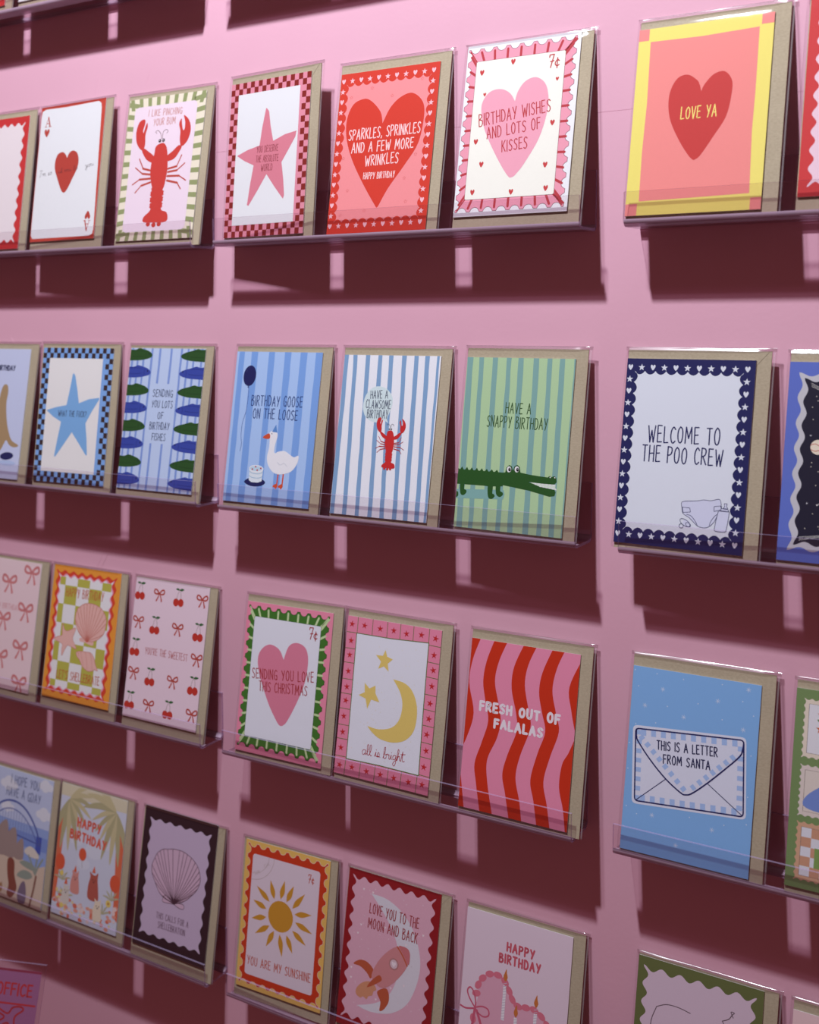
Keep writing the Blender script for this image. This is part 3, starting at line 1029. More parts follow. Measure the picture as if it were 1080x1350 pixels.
def c_croc():
    a = Art(seed=12)
    a.rect((182, 214, 168), 0, 0, CW, CH).up()
    st = (132, 176, 172)
    for u, w in ((3, 5.6), (14.2, 4.6), (27.8, 4.8), (41, 4.4), (52.5, 5), (67, 5.2), (79.6, 4.4), (91, 4.8), (102.6, 1.6)):
        a.stripe(st, u + 2.4 if u < 100 else u, u, w, .5)
    a.up()
    tx = (58, 92, 50)
    a.text(tx, 'HAVE A', 41.7, 101.9, 65.5, 101.9, 9, .8)
    a.text(tx, 'SNAPPY BIRTHDAY', 24.8, 89.7, 81.8, 89.3, 9.6, .8)
    a.poly((134, 182, 178), P('0,33 46,35.8 47.2,32 46.2,27.6 0,25'))
    a.up()
    g = (38, 88, 34)
    a.poly((222, 236, 222), P('70,44.4 93.8,44 93.7,39.6 78.9,41.4'))
    for L in ('3.2,38.5 4.1,29.6 7.2,28.1 10,30.8 9.4,33 7.6,33.6 7.1,38.6', '30.7,39 31.5,28.9 35,27.1 37.9,29.5 36.7,31.6 35.5,32.2 35.1,39', '38.4,40 39.1,31.8 42.7,29.4 45.7,31.6 45,33.7 42.9,34.7 42.4,40', '-2,31 1.6,30.6 1.9,27 -1,26'):
        a.smooth(g, P(L), 4)
    body = P('-1,37.6 -1,51.6')
    for k in range(8):
        u = 2 + k * 4.9
        body += [(u, 50.6 + k * .02), (u + 1.8, 53.2 - .08 * k), (u + 3.4, 50.6)]
    body += P('44.5,50.6 46.2,51 47.0,55.2 49.5,57.6 52,56.6 53.4,53 54.6,56.8 57.1,58.2 59.6,56.4 60.6,51.8 70,50.6 78.1,50 86.2,49.6 87.2,50.6 88.4,51 89.6,50 91,50.8 92.4,51 94,49.8 94.6,46.1 92.5,44 81.8,43.9 68.5,44.4 78.9,41.5 92.9,39.9 94.4,37.7 93.5,34.4 88.9,33.6 69.9,37.1 44.8,39.9 44.9,38.8 38.5,38.3 30.8,37.7 26.1,38')
    a.poly(g, body)
    a.up()
    a.ell(WHITE, 49.6, 53.8, 2.1, 2.6); a.ell(WHITE, 57, 54.3, 2.1, 2.6)
    for u in (88.4, 92.6):
        a.ell(WHITE, u, 49.8, .55, .6, 0, 8)
    for k in range(6):
        a.poly(WHITE, [(74 + k * 3.4, 43.9), (76.6 + k * 3.4, 43.9), (75.3 + k * 3.4, 42.3)])
        a.poly(WHITE, [(79 + k * 2.8, 41.2 - k * .3), (81.4 + k * 2.8, 41 - k * .3), (80.2 + k * 2.8, 42.5 - k * .3)])
    a.up()
    a.ell((26, 26, 30), 50.2, 53.7, 1.25, 1.6); a.ell((26, 26, 30), 57.7, 54.1, 1.25, 1.6)
    a.up()
    a.ell(WHITE, 50.6, 54.3, .4, .4, 0, 8); a.ell(WHITE, 58, 54.7, .4, .4, 0, 8)
    return a

def c_poo():
    a = Art(seed=13)
    a.rect(NAVY, 0, 0, CW, CH).up()
    a.poly((228, 234, 246), a.band(6.6, 10.4, 94.4, 140, 10, 14, SCAL, 2.9))
    border_hs(a, (226, 232, 244)); a.up()
    a.text(NAVY, 'WELCOME TO', 22.4, 82.8, 79.6, 83.7, 13, 1.0)
    a.text(NAVY, 'THE POO CREW', 18.6, 67, 82.9, 67.2, 12.6, 1.0)
    lw = .42
    fl = (218, 222, 246)
    n1 = P('53.5,35.7 55.2,37.6 65.5,38.8 70.8,40.1 76.3,39.9 81.6,41.5 83.6,40.9 84.6,37.3 84.9,33.3 82.5,29.6 80.3,24 76.6,19.8 72.6,18.4 67.7,19.2 64,22.2 60.3,25.3 55.2,28.2 54.2,32.3')
    a.smooth(fl, n1, 3)
    b1 = P('83.6,32.6 90.3,32.6 91.1,30.5 89.8,18.4 88.2,16.7 82.2,16.7 80.7,18.6 82.4,30.3')
    a.up()
    a.stroke(NAVY, n1, lw, True, True, 3)
    for q in ('54.4,33 60.4,32.8 61.1,29.7 55.2,28.9', '79.3,35.6 84.4,36.6 84.8,33.6 79.4,31.8'):
        a.stroke(NAVY, P(q), lw, False, True)
    a.stroke(NAVY, P('58,27.6 62,26.6 66,22 67.4,19.2'), lw, True); a.stroke(NAVY, P('84,31 80.4,28.4 77.4,23.6 76.6,19.8'), lw, True)
    a.up()
    a.poly(fl, b1); a.poly(fl, P('84.8,34.6 90.2,34.2 90.6,32.5 84.3,32.5')); a.poly(fl, P('86.9,38.5 89,38.7 88.9,36.4 89.8,34.7 86.1,34.7 87.3,36.2'))
    a.ell(fl, 58.8, 20.4, 3.4, 2.4, -35); a.up()
    a.stroke(NAVY, b1, lw, True, True, 3); a.stroke(NAVY, P('84.8,34.6 90.2,34.2 90.6,32.5 84.3,32.5'), lw, False, True); a.stroke(NAVY, P('86.9,38.5 89,38.7 88.9,36.4 89.8,34.7 86.1,34.7 87.3,36.2'), lw, False, True)
    for (cx, cy, rx, ry, r) in ((57.4, 21, 4.6, 2.3, -30), (60, 19.6, 2.2, 1.5, -30), (54.6, 18.2, 1.7, 1.7, 0)):
        a.stroke(NAVY, [(cx + rx * math.cos(t) * math.cos(math.radians(r)) - ry * math.sin(t) * math.sin(math.radians(r)), cy + rx * math.cos(t) * math.sin(math.radians(r)) + ry * math.sin(t) * math.cos(math.radians(r))) for t in [k * .4488 for k in range(14)]], lw, False, True)
    return a

def c_space():
    a = Art(seed=14)
    rn = random.Random(5)
    a.rect((96, 116, 202), 0, 0, CW, CH).up()
    a.poly((200, 200, 208), a.band(7, 8, 96, 142, 5, 7, WAVE, 3.0)).up()
    a.poly((24, 24, 48), a.band(11.2, 12.2, 91.8, 137.8, 5, 7, WAVE, 3.0)).up()
    for k in range(70):
        u, v = rn.uniform(18, 86), rn.uniform(20, 130)
        (a.star((190, 190, 200), u, v, .9) if k % 4 == 0 else a.ell((190, 186, 176), u, v, .45, .45, 0, 7))
    for k in range(3):
        a.stroke((210, 208, 206), [(16 + k * .3, 134 - k * 1.3), (36, 124 - k * .6)], .3)
        a.stroke((210, 208, 206), [(15, 16 + k * 1.2), (34, 20.6 + k * .4)], .3)
    a.star((226, 224, 222), 35.4, 21, 2.2)
    cs = P('30,46 36,44 40,40 46,36 42,31 38,37 33,33 30,46 26,43 32,45 44,48')
    a.stroke((200, 198, 200), cs, .28)
    for q in cs:
        a.ell((226, 224, 222), q[0], q[1], .6, .6, 0, 8)
    a.ell((238, 226, 206), 24, 86, 5.4, 5.6); a.up()
    a.stroke((196, 92, 76), P('18.8,87.4 22,88.4 26,86.6 29.2,87.6'), .5, True); a.stroke((196, 92, 76), P('19.2,84 22,83 26,83.8 29,82.8'), .5, True)
    return a

def c_kangaroo_plain():
    a = Art(seed=15)
    a.rect((206, 214, 244), 0, 0, CW, CH).up()
    a.text((52, 56, 96), 'HAPPY BIRTHDAY', 26, 125, 80, 125, 5.4, 1.4)
    br = (176, 148, 112)
    a.smooth(br, P('62,104 70,108 73,100 72,86 76,66 82,52 88,44 98,40 99,38 92,36.6 84,39 78,44 72,34 66,30 58,34 54,50 56,70'), 4)
    a.ell((40, 44, 96), 82, 26, 11, 4.4, 6); a.ell((186, 204, 240), 84, 18, 14, 3)
    return a

# ---- row 3
def c_pinkbows():
    a = Art(seed=16)
    a.rect((238, 212, 218), 0, 0, CW, CH).up()
    for (u, v) in P('88,138 52,124 16,138 84,94 16,94 48,80 82,50 50,36 16,50 86,10 16,10'):
        draw_bow(a, (214, 134, 136), u, v, 1.7, 1.8)
    a.up()
    a.text((222, 162, 168), 'HAPPY BIRTHDAY', 22, 92, 74, 92, 6, .7)
    return a

def c_shelleb():
    a = Art(seed=17)
    a.rect((238, 158, 62), 0, 0, CW, CH).up()
    def wav(u0, v0, u1, v1, amp):
        return a.band(u0, v0, u1, v1, 7, 10, WAVE, amp)
    a.poly((220, 74, 52), wav(3.6, 6, 97.4, 144.6, 3.2)).up()
    a.poly((238, 164, 190), wav(7.4, 9.8, 93.6, 140.8, 3.2)).up()
    inner = wav(9, 11.4, 92, 139.2, 3.2)
    a.poly((238, 236, 240), inner).up()
    gr = (190, 186, 84)
    cell, ch = 18.9, 21.4
    for i in range(-1, 6):
        for j in range(-1, 8):
            if (i + j) % 2 == 0:
                u0, v0, u1, v1 = .6 + i * cell, j * ch - .4, .6 + (i + 1) * cell, (j + 1) * ch - .4
                u0, u1, v0, v1 = max(u0, 11.2), min(u1, 89.8), max(v0, 13.6), min(v1, 137)
                if u1 > u0 and v1 > v0:
                    a.rect(gr, u0, v0, u1, v1)
    a.up()
    sh, ln = (236, 188, 180), (206, 122, 108)
    draw_shell(a, sh, ln, P('58,71 46,80 40.6,91.4 41.8,102.3 46,106.5 51,110 56,111.4 61,112 66.4,111.8 72,110.6 78,108.4 82.8,104.4 86.6,99 87.7,92.9 84.8,80.5 72.4,71.3'), (61.5, 70), .6)
    a.layer -= 1
    a.smooth(sh, P('51,72.4 50.6,68.6 58,68 70.2,66 71,70.6 62,72'), 3)
    st = P('22.2,85 24.6,79.6 29.2,76.9 36,79.6 42.6,82 41,75.6 39.3,69.8 43,64.6 46.6,59 39,60.4 32.6,61.2 28.4,55 25.2,48.8 24.2,55 24.2,61.6 17,63.6 10.6,65.9 16,69 22.5,71.4 22,78')
    a.smooth(sh, st, 3)
    co = P('47,55.4 53,57.6 60.6,57.9 68.6,58 74.4,53.6 78,46 82,40 77.6,40.6 73.9,38.5 68,37.4 63.9,38.5 58.5,41.4 55.9,44.6 52.6,48.4 49,51')
    a.smooth(sh, co, 4)
    a.up()
    a.stroke(ln, st, .5, True, True, 3); a.stroke(ln, co, .5, True, True, 3)
    for q in ('54,57.4 56.6,50 60,42.4', '61,57.8 64,49 66,38.8', '68,58 72,49 73.6,39.4', '50,55.8 52,51.4'):
        a.stroke(ln, P(q), .4, True)
    a.ell((216, 96, 84), 61.5, 70.4, 2.6, 1.6, 0, 12)
    tx = (198, 96, 62)
    a.up()
    a.text(tx, 'HAPPY BIRTHDAY', 22.2, 115.8, 79.8, 116.4, 9.6, .85)
    a.text(tx, "LET'S SHELLEBRATE", 20.8, 23.3, 86.2, 24.6, 9, .85)
    return a

def c_cherry():
    a = Art(seed=18)
    a.rect((238, 214, 228), 0, 0, CW, CH).up()
    rd = (196, 56, 46)
    for (u, v) in P('7.2,134.8 62.1,134 32.8,100.7 92.8,101.4 7.8,74 33.4,45.6 93.3,45.8 8.3,16.8 63,15.6'):
        a.stroke((128, 120, 100), [(u - 3, v - 2), (u - 1.4, v + 5), (u + .6, v + 9)], .4, True); a.stroke((128, 120, 100), [(u + 3, v - 2), (u + 2.6, v + 4), (u + .6, v + 9)], .4, True)
        a.smooth((60, 104, 62), [(u + .4, v + 9), (u - 2, v + 10.6), (u - 5, v + 9.6), (u - 2.4, v + 8.2)], 3); a.smooth((60, 104, 62), [(u + .4, v + 9), (u + 3, v + 10.8), (u + 6.6, v + 9.8), (u + 3, v + 7.8)], 3)
        a.ell(rd, u - 3.3, v - 4.6, 3.9, 4.3, 0, 16); a.ell(rd, u + 3.3, v - 4.4, 3.9, 4.3, 0, 16)
    for (u, v) in P('34.5,133.9 94,134.8 8.8,101.8 64.7,101.1 94.4,73.2 9.5,46.8 65.1,45.6 35.4,15.6 95.3,15.7'):
        draw_bow(a, (186, 74, 62), u, v + 1.6, 1.05, 1.6)
    a.up()
    a.text((186, 92, 92), "YOU'RE THE SWEETEST", 23.2, 69.8, 82.1, 70.6, 7, .6)
    return a

def c_xmas():
    a = Art(seed=19)
    stamp_card(a, (238, 144, 172), (66, 120, 44), (200, 222, 168), (232, 234, 246), (40, 56, 32), .35, (2.4, 5, 98.8, 146), (10.2, 16, 90, 135.4), 2.2)
    a.cusp((222, 132, 158), P('49.6,97.2 43.2,106.4 32,109.8 22.7,104.5 18.5,94.1 22.3,78 35.3,52.8 46,38 50.5,33.2 53,32.4 56,33.6 60.2,38.7 68.7,56.3 76.6,78.2 78.5,99.2 74.4,112 63.4,115.8 54.2,110.9')).up()
    t = (166, 44, 46)
    a.text(t, 'SENDING YOU LOVE', 13.7, 73.8, 86.8, 80.4, 9.6, .85)
    a.text(t, 'THIS CHRISTMAS', 23.3, 62.3, 80.5, 66.6, 9.4, .85)
    cents(a, t, 77.2, 121.6, 11.4, .95)
    return a

def c_bright():
    a = Art(seed=20)
    rn = random.Random(3)
    pk, gl = (234, 140, 170), (96, 120, 58)
    a.rect(pk, 0, 0, CW, CH).up()
    us = (11.6, 28.4, 44.8, 59.1, 73.3, 90); vsl = (119, 106.4, 89.3, 75.9, 62, 45.7, 32.6); 
    for u in us:
        a.stroke(gl, [(u, 150), (u + .2, 134)], .6); a.stroke(gl, [(u + .6, 16), (u, 0)], .6)
    for v in (134.4, 119, 105.4, 89.6, 75.8, 61.4, 46, 32.8, 16.4):
        a.stroke(gl, [(0, v), (12, v + .3)], .6); a.stroke(gl, [(90, v + .6), (103, v + .2)], .6)
    fr = P('11.4,134.6 50,134.8 90.4,136.8 90.8,80 92,16 50,16.4 12.6,15.4 12,80')
    a.up()
    a.poly((232, 234, 246), fr)
    a.up()
    a.stroke(gl, fr, .8, False, True)
    rd = (196, 42, 46)
    cu = [5.6] + [(us[k] + us[k + 1]) / 2 for k in range(5)] + [96.6]
    for u in cu:
        for v in (142.4, 8):
            a.star(rd, u + rn.uniform(-.6, .6), v + rn.uniform(-.7, .7), 3.5, 90 + rn.uniform(-14, 14), .36)
    cv = [126.8, 112.4, 97.8, 82.8, 68.8, 54, 39.6, 25]
    for v in cv:
        for u in (5.6, 97):
            a.star(rd, u + rn.uniform(-.5, .5), v + rn.uniform(-.6, .6), 3.5, 90 + rn.uniform(-14, 14), .36)
    yl = (230, 204, 116)
    for k in range(60):
        a.ell((228, 220, 206), rn.uniform(16, 86), rn.uniform(20, 130), .45, .45, 0, 6)
    a.up()
    a.poly(yl, P('45.1,123.4 47.5,117.6 53.9,116 48.8,111.2 50.5,104 44.7,108 38.8,104.8 41.2,112 35.1,117.3 42.7,117.7'))
    a.poly(yl, P('25.4,89.5 31.3,85.1 37.6,88.8 38.3,81.7 43.6,74.1 34.2,75.1 30.8,65.8 27.9,75 19.9,77 26.4,80.7'))
    a.poly(yl, catmull(P('56.1,97.9 69.7,96 79.1,88.5 84.4,74.5 83.4,56.4 75.3,45.1 62,40.1 47.9,40.7 38.6,45 32.6,50.1'), 5)[:-1] + catmull(P('32.6,50.1 45.2,49.3 58.8,53.3 66.5,62.3 68.4,76.2 64.5,87.6 56.1,97.9'), 5)[:-1])
    a.text((176, 52, 62), 'all is bright', 29.5, 23, 76, 25, 10, .6, LP, 0, 0)
    return a

def c_fala():
    a = Art(seed=21)
    pk, rd = (236, 146, 178), (206, 50, 20)
    a.rect(pk, 0, 0, CW, CH).up()
    def C(l, r):
        a.poly(rd, catmull(P(l), 5) + catmull(P(r), 5)[::-1])
    C('22.5,152 16,131.1 14.3,113.3 17.6,97.9 22.3,79.8 17.9,60.1 12.6,40.2 15.5,23.5 21.5,-2', '35,152 28,132.9 25.7,115.1 30.6,96.9 34.3,81.8 32,65.7 24.5,45.6 26.5,25.7 33.8,-2')
    C('51,152 42.8,130.3 42.1,111.3 48.3,90.4 50.1,75.2 43.4,53.8 40,36.1 44.1,19.9 49.6,-2', '63,152 56,133.8 54.3,116.4 59.6,95.4 62.7,80.5 55.1,54.4 52.7,35.5 57.9,16.5 61.6,-2')
    C('78,152 69.7,129.7 68,112.3 72,96 76.5,79.8 71.2,60.5 66.5,36.6 70.9,19.2 75.6,-2', '89,152 82.5,134.7 80.1,115.8 85.1,96.6 88.9,82 82.8,59.5 78.6,37.4 83.3,18.7 87.8,-2')
    C('-3,152 -3,100 -3,50', '9,152 2.4,131 .8,110 7.6,84 3,62 -2,50')
    C('-3,40 -3,20 -3,-2', '-2,38 1.6,20 6,-2')
    C('105,147 95.1,121.2 98.4,101.9 102.8,86 105,80', '106,147 106,121 106,101 106,86 106,80')
    C('104,80 99,66 94,55 93,35.7 98,18 101.6,-2', '106,80 106,66 106,55 106,35 106,18 106,-2')
    a.up()
    w = (240, 230, 240)
    a.text(w, 'FRESH OUT OF', 13.6, 87.8, 88.6, 88.8, 7.4, 2.3, None, .04, .30)
    a.text(w, 'FALALAS', 28.8, 74.8, 73.8, 74.9, 7.2, 2.3, None, .04, .30)
    return a

def c_santa():
    a = Art(seed=22)
    sky, wh, ck, ln = (134, 184, 238), (224, 228, 246), (168, 196, 242), (30, 36, 96)
    a.rect(sky, 0, 0, CW, CH).up()
    for (u, v) in P('25.6,134.2 93.3,144.9 70.2,132.2 11.9,118.8 44.2,114.8 91.3,113.3 24.5,31.9 72.9,31.1 45.3,12.4'):
        for k in range(3):
            t = math.radians(20 + 60 * k)
            a.stroke((214, 228, 250), [(u - 2 * math.cos(t), v - 2 * math.sin(t)), (u + 2 * math.cos(t), v + 2 * math.sin(t))], .35)
    for (u, v) in P('1.5,146.5 19.9,146 41.8,144.9 72.8,145.8 5.3,133.7 30.4,121.1 54.8,127.5 89.4,135.2 98.3,125.4 5.4,102.7 21.8,106.2 74.6,118.3 1.3,86.3 98.6,94.3 1.7,65.4 98.3,62.3 2.7,35 11.8,30.3 54.7,36.9 98.8,41.2 1.4,18.3 81.9,36.9'):
        a.ell((206, 224, 250), u, v, .5, .5, 0, 7)
    def rq(pts, r):
        out = []
        for k in range(len(pts)):
            p, q, n = Vector(pts[k - 1]), Vector(pts[k]), Vector(pts[(k + 1) % len(pts)])
            A_, B_ = q + (p - q).normalized() * r, q + (n - q).normalized() * r
            out += [tuple(A_ * (1 - t) ** 2 + q * 2 * t * (1 - t) + B_ * t * t) for t in (0, .25, .5, .75, 1)]
        return out
    a.poly(wh, rq(P('3.2,101.4 94.2,107.8 98.2,44.6 7,38'), 4)).up()
    env = rq(P('5.7,99 92.4,105.4 96,46.6 9.2,40.6'), 3)
    def row(p, q, n, wd, ph=0):
        dx, dy = q[0] - p[0], q[1] - p[1]
        L = math.hypot(dx, dy); nx, ny = -dy / L * wd, dx / L * wd
        for k in range(n):
            if (k + ph) % 2 == 0:
                s, e = k / n, (k + 1) / n
                A_, B_ = (p[0] + dx * s, p[1] + dy * s), (p[0] + dx * e, p[1] + dy * e)
                a.poly(ck, [A_, B_, (B_[0] + nx, B_[1] + ny), (A_[0] + nx, A_[1] + ny)])
    row((6.4, 98.6), (91.6, 104.8), 21, -5, 1)
    row((9.8, 41), (95, 47), 21, 5, 1)
    row((6.8, 98), (9.2, 41.4), 15, 4.4)
    row((92.4, 104), (95, 47), 15, -4.4, 1)
    a.poly(wh, P('11,91 22,79 35,66 47,57 51,56.5 56,59 66,69 78,82 88,93 88,98 50,96 12,93.6'))
    a.up()
    row((8.6, 92), (48, 55.4), 15, 4.2); row((90, 92.6), (53.6, 55.8), 15, -4.2, 1)
    a.up()
    a.stroke(ln, env, 1.1, False, True)
    a.stroke(ln, P('6.3,98.2 7,92 9.1,88 19,76.5 32.8,63.6 46.1,54.8 50.8,54 55.9,56.6 66.5,66.4 79,79.6 89.9,92 92,98 92.4,103.7'), 1.15, True)
    a.stroke(ln, P('33.7,63.2 10.4,41.3'), .6); a.stroke(ln, P('66.9,66.3 95.1,47.3'), .6)
    a.up()
    a.text((34, 38, 82), 'THIS IS A LETTER', 24.6, 85.3, 72.9, 88.8, 7, .9)
    a.text((34, 38, 82), 'FROM SANTA', 30.6, 75.2, 67.9, 77.4, 6.8, .9)
    return a

def c_stamps():
    a = Art(seed=23)
    a.rect((122, 148, 96), 0, 0, CW, CH).up()
    for (v0, v1, c) in ((98, 143, (234, 222, 206)), (54, 93, (226, 214, 208)), (6, 50, (214, 170, 140))):
        for (u0, u1) in ((6, 50), (54, 97)):
            a.poly(c, a.band(u0, v0, u1, v1, 8, 8, STAMP, 1.1))
    a.up()
    for (v0, v1) in ((98, 143), (54, 93), (6, 50)):
        for (u0, u1) in ((6, 50), (54, 97)):
            a.rect((120, 106, 100), u0 + 3.6, v0 + 3.8, u1 - 3.6, v1 - 3.8)
    a.up()
    for (u0, u1) in ((6, 50), (54, 97)):
        a.rect((232, 232, 240), u0 + 3.9, 102, u1 - 3.9, 139); a.rect((226, 216, 208), u0 + 3.9, 58, u1 - 3.9, 89); a.rect((226, 228, 238), u0 + 3.9, 10, u1 - 3.9, 46)
    a.up()
    tan = (206, 156, 128)
    for (u0, _) in ((9.9, 0), (57.9, 0)):
        for i in range(5):
            for j in range(5):
                if (i + j) % 2:
                    a.rect(tan, u0 + i * 7.2, 10 + j * 7.2, u0 + (i + 1) * 7.2, 10 + (j + 1) * 7.2)
        o = u0 - 9.9
        a.smooth((120, 146, 214), [(o + 10, 62), (o + 22, 59), (o + 44, 60), (o + 46, 70), (o + 46, 84), (o + 36, 84), (o + 24, 80), (o + 12, 70)], 4)
    a.up()
    for o in (0, 48):
        a.poly((136, 92, 76), [(o + 33, 103), (o + 39, 103), (o + 38, 127), (o + 34, 127)])
        for L in ('36,128 28,132 20,140 26,140 32,134', '36,128 26,130 16,128 22,125 30,126', '36,128 38,134 44,140 46,136 42,131', '36,128 44,129 47,125 42,124'):
            a.smooth((120, 152, 104), [(o + x, y) for x, y in P(L)], 3)
        a.star((206, 110, 66), o + 19, 132, 3); a.star((206, 110, 66), o + 19, 121, 3.6)
        a.smooth((176, 104, 70), [(o + 29, 71), (o + 34, 70), (o + 40, 66), (o + 43, 68), (o + 36, 73), (o + 31, 74)], 3)
        a.rect((132, 164, 92), o + 20, 17, o + 40, 32)
    a.up()
    for o in (0, 48):
        a.stroke((66, 70, 62), [(o + 29, 17), (o + 29, 33)], 1)
        draw_bow(a, (66, 70, 62), o + 29, 33, .8, .9)
    return a

# ---- row 4
def c_gday():
    a = Art(seed=24)
    a.rect((150, 172, 224), 0, 0, CW, CH).up()
    a.rect((196, 206, 236), 0, 92, CW, 150).up()
    cl = (226, 228, 240)
    for (u, v, s) in ((90, 141, 1), (92, 108, 1.1), (28, 132, 1.2), (30, 105, .9)):
        for (dx, dy, r) in ((-7, 0, 5), (0, 2.6, 7), (8, 0, 5.4), (0, -2, 6)):
            a.ell(cl, u + dx * s, v + dy * s, r * s, r * s * .8, 0, 16)
    a.rect((126, 150, 214), 0, 66, CW, 82)
    a.up()
    bl = (86, 100, 168)
    a.stroke(bl, P('-4,74 6,96 22,110 42,114 62,108 80,92 92,72'), 2.4, True)
    a.stroke(bl, P('-4,68 8,88 24,101 42,104.6 60,99 76,86 88,70'), 1.2, True)
    for k in range(18):
        u = 4 + k * 4.8
        h = 104.6 - ((u - 42) / 46) ** 2 * 36
        a.stroke((120, 134, 190), [(u, 76), (u, max(77, h))], .6)
    a.stroke(bl, P('-2,80 92,73'), 1.6); a.rect((74, 92, 184), 84, 62, 93, 82)
    a.smooth((214, 194, 176), P('-6,46 14,52 40,54 66,50 88,46 110,48 110,-8 -6,-8'), 4)
    a.up()
    gy = (164, 144, 140)
    for (u, w, h) in ((10, 26, 36), (26, 26, 40), (42, 24, 34), (58, 16, 24)):
        a.smooth(gy, [(u - w * .5, 50), (u - w * .3, 50 + h * .7), (u + w * .2, 50 + h), (u + w * .42, 50 + h * .6), (u + w * .4, 50)], 4)
    gn = (150, 160, 150)
    a.smooth((222, 214, 206), P('66,60 74,68 84,66 92,58 80,56'), 3)
    for L in ('74,58 80,50 86,40', '90,62 88,50 88,38', '98,58 92,48 88,38'):
        a.stroke(gn, P(L), 2.4, True)
    a.smooth(gn, P('58,30 66,38 78,39 84,34 74,29'), 4); a.smooth(gn, P('60,46 70,50 84,48 86,42 74,42'), 4)
    a.stroke((140, 100, 88), P('90,36 88,20 84,0'), 3)
    a.smooth((140, 78, 66), P('40,44 46,48 52,44 54,30 60,16 56,6 50,2 44,6 46,16 42,28'), 4)
    a.smooth((128, 110, 132), P('66,22 72,26 76,16 76,2 66,0 62,8'), 4)
    a.smooth((172, 128, 92), P('30,12 34,16 36,8 32,4'), 3); a.smooth((172, 128, 92), P('18,22 24,26 28,20 22,16'), 3)
    a.up()
    t = (104, 112, 152)
    a.text(t, 'I HOPE YOU', 32, 134, 80, 134, 10, 1.0)
    a.text(t, 'HAVE A GDAY', 26, 119, 84, 119, 10, 1.0)
    return a

def c_jungle():
    a = Art(seed=25)
    rn = random.Random(11)
    a.rect((214, 219, 238), 0, 0, CW, CH).up()
    a.rect((222, 214, 188), 0, 136, CW, 150)
    for (u, v, r) in ((30, 92, 12), (60, 84, 14), (80, 96, 10), (44, 66, 10)):
        a.ell((222, 226, 242), u, v, r, r * .7)
    or_ = (224, 116, 84)
    a.poly(or_, P('-1,112 6,116 9,90 7,50 5,20 -1,14')); a.poly(or_, P('104,112 95,118 92,90 95,50 96,20 104,14'))
    a.up()
    t1, t2 = (206, 196, 156), (184, 178, 140)
    def frond(x, y, ang, L, c):
        t = math.radians(ang)
        dx, dy = math.cos(t), math.sin(t)
        p = [(x, y), (x + dx * L * .5 - dy * L * .075, y + dy * L * .5 + dx * L * .075), (x + dx * L, y + dy * L - L * .16), (x + dx * L * .5 + dy * L * .075, y + dy * L * .5 - dx * L * .075)]
        a.smooth(c, p, 4)
    for i, an in enumerate((-100, -86, -70, -54, -36, -16, 4, 22, -118, 40)):
        frond(14, 134, an, 52 if an < -60 else 38, t1 if i % 2 else t2)
    for i, an in enumerate((-80, -94, -110, -126, -144, -164, 176, 158, -62, 140)):
        frond(88, 134, an, 52 if an > -120 else 38, t1 if i % 2 else t2)
    a.up()
    a.text((226, 104, 84), 'HAPPY', 30, 106, 66, 105, 9, 2.4, None, .03, .3)
    a.text((226, 104, 84), 'BIRTHDAY', 20, 91, 76, 89, 9, 2.4, None, .03, .3)
    rdb = (226, 98, 66)
    for (u, v, r) in ((42, 76, 5.8), (8, 60, 7.4), (95, 56, 7.6)):
        a.ell(rdb, u, v, r, r * 1.25); a.stroke((150, 140, 140), [(u, v - r * 1.2), (u + 1, v - r * 2.6)], .4)
    gr = (190, 186, 150)
    for (u, v) in ((14, 40), (92, 36), (20, 22), (80, 18)):
        for k in range(5):
            frond(u, v, 30 + 32 * k, 15, gr)
    for k in range(70):
        c = ((238, 214, 210), (232, 160, 140), (236, 214, 150), (224, 120, 96))[k % 4]
        u = rn.uniform(3, 100)
        a.ell(c, u, rn.uniform(2, 20 + 10 * abs(u - 51) / 51), rn.uniform(1.6, 3.8), rn.uniform(1.4, 3), 0, 10)
    a.up()
    def beast(c, u, v, s):
        a.smooth(c, [(u - 6 * s, v - 12 * s), (u - 7 * s, v), (u - 5 * s, v + 9 * s), (u - 6 * s, v + 14 * s), (u - 2 * s, v + 12 * s), (u + 2 * s, v + 12 * s), (u + 5 * s, v + 15 * s), (u + 5 * s, v + 8 * s), (u + 7 * s, v - 2 * s), (u + 7 * s, v - 12 * s)], 4)
    beast((222, 152, 142), 34, 42, .95); beast((186, 96, 82), 63, 44, 1.15); beast((222, 214, 206), 21, 26, .8); beast((236, 222, 200), 72, 20, .9)
    a.up()
    for (u, v) in ((34, 48), (63, 52), (21, 30), (72, 25)):
        a.ell((60, 40, 44), u - 1.8, v, .7, .7, 0, 8); a.ell((60, 40, 44), u + 2.2, v, .7, .7, 0, 8); a.ell((60, 40, 44), u, v - 2.4, 1, .8, 0, 8)
    for (u, v) in ((33, 54), (62, 60), (20, 37)):
        a.poly((226, 110, 80), [(u - 2.6, v), (u + 2.6, v), (u + .4, v + 8)])
    a.ell((236, 214, 120), 88, 32, 4, 4); a.ell((196, 140, 70), 88, 32, 1.6, 1.6); a.ell((236, 214, 120), 12, 48, 3, 3); a.ell((236, 214, 120), 16, 12, 3, 3)
    return a

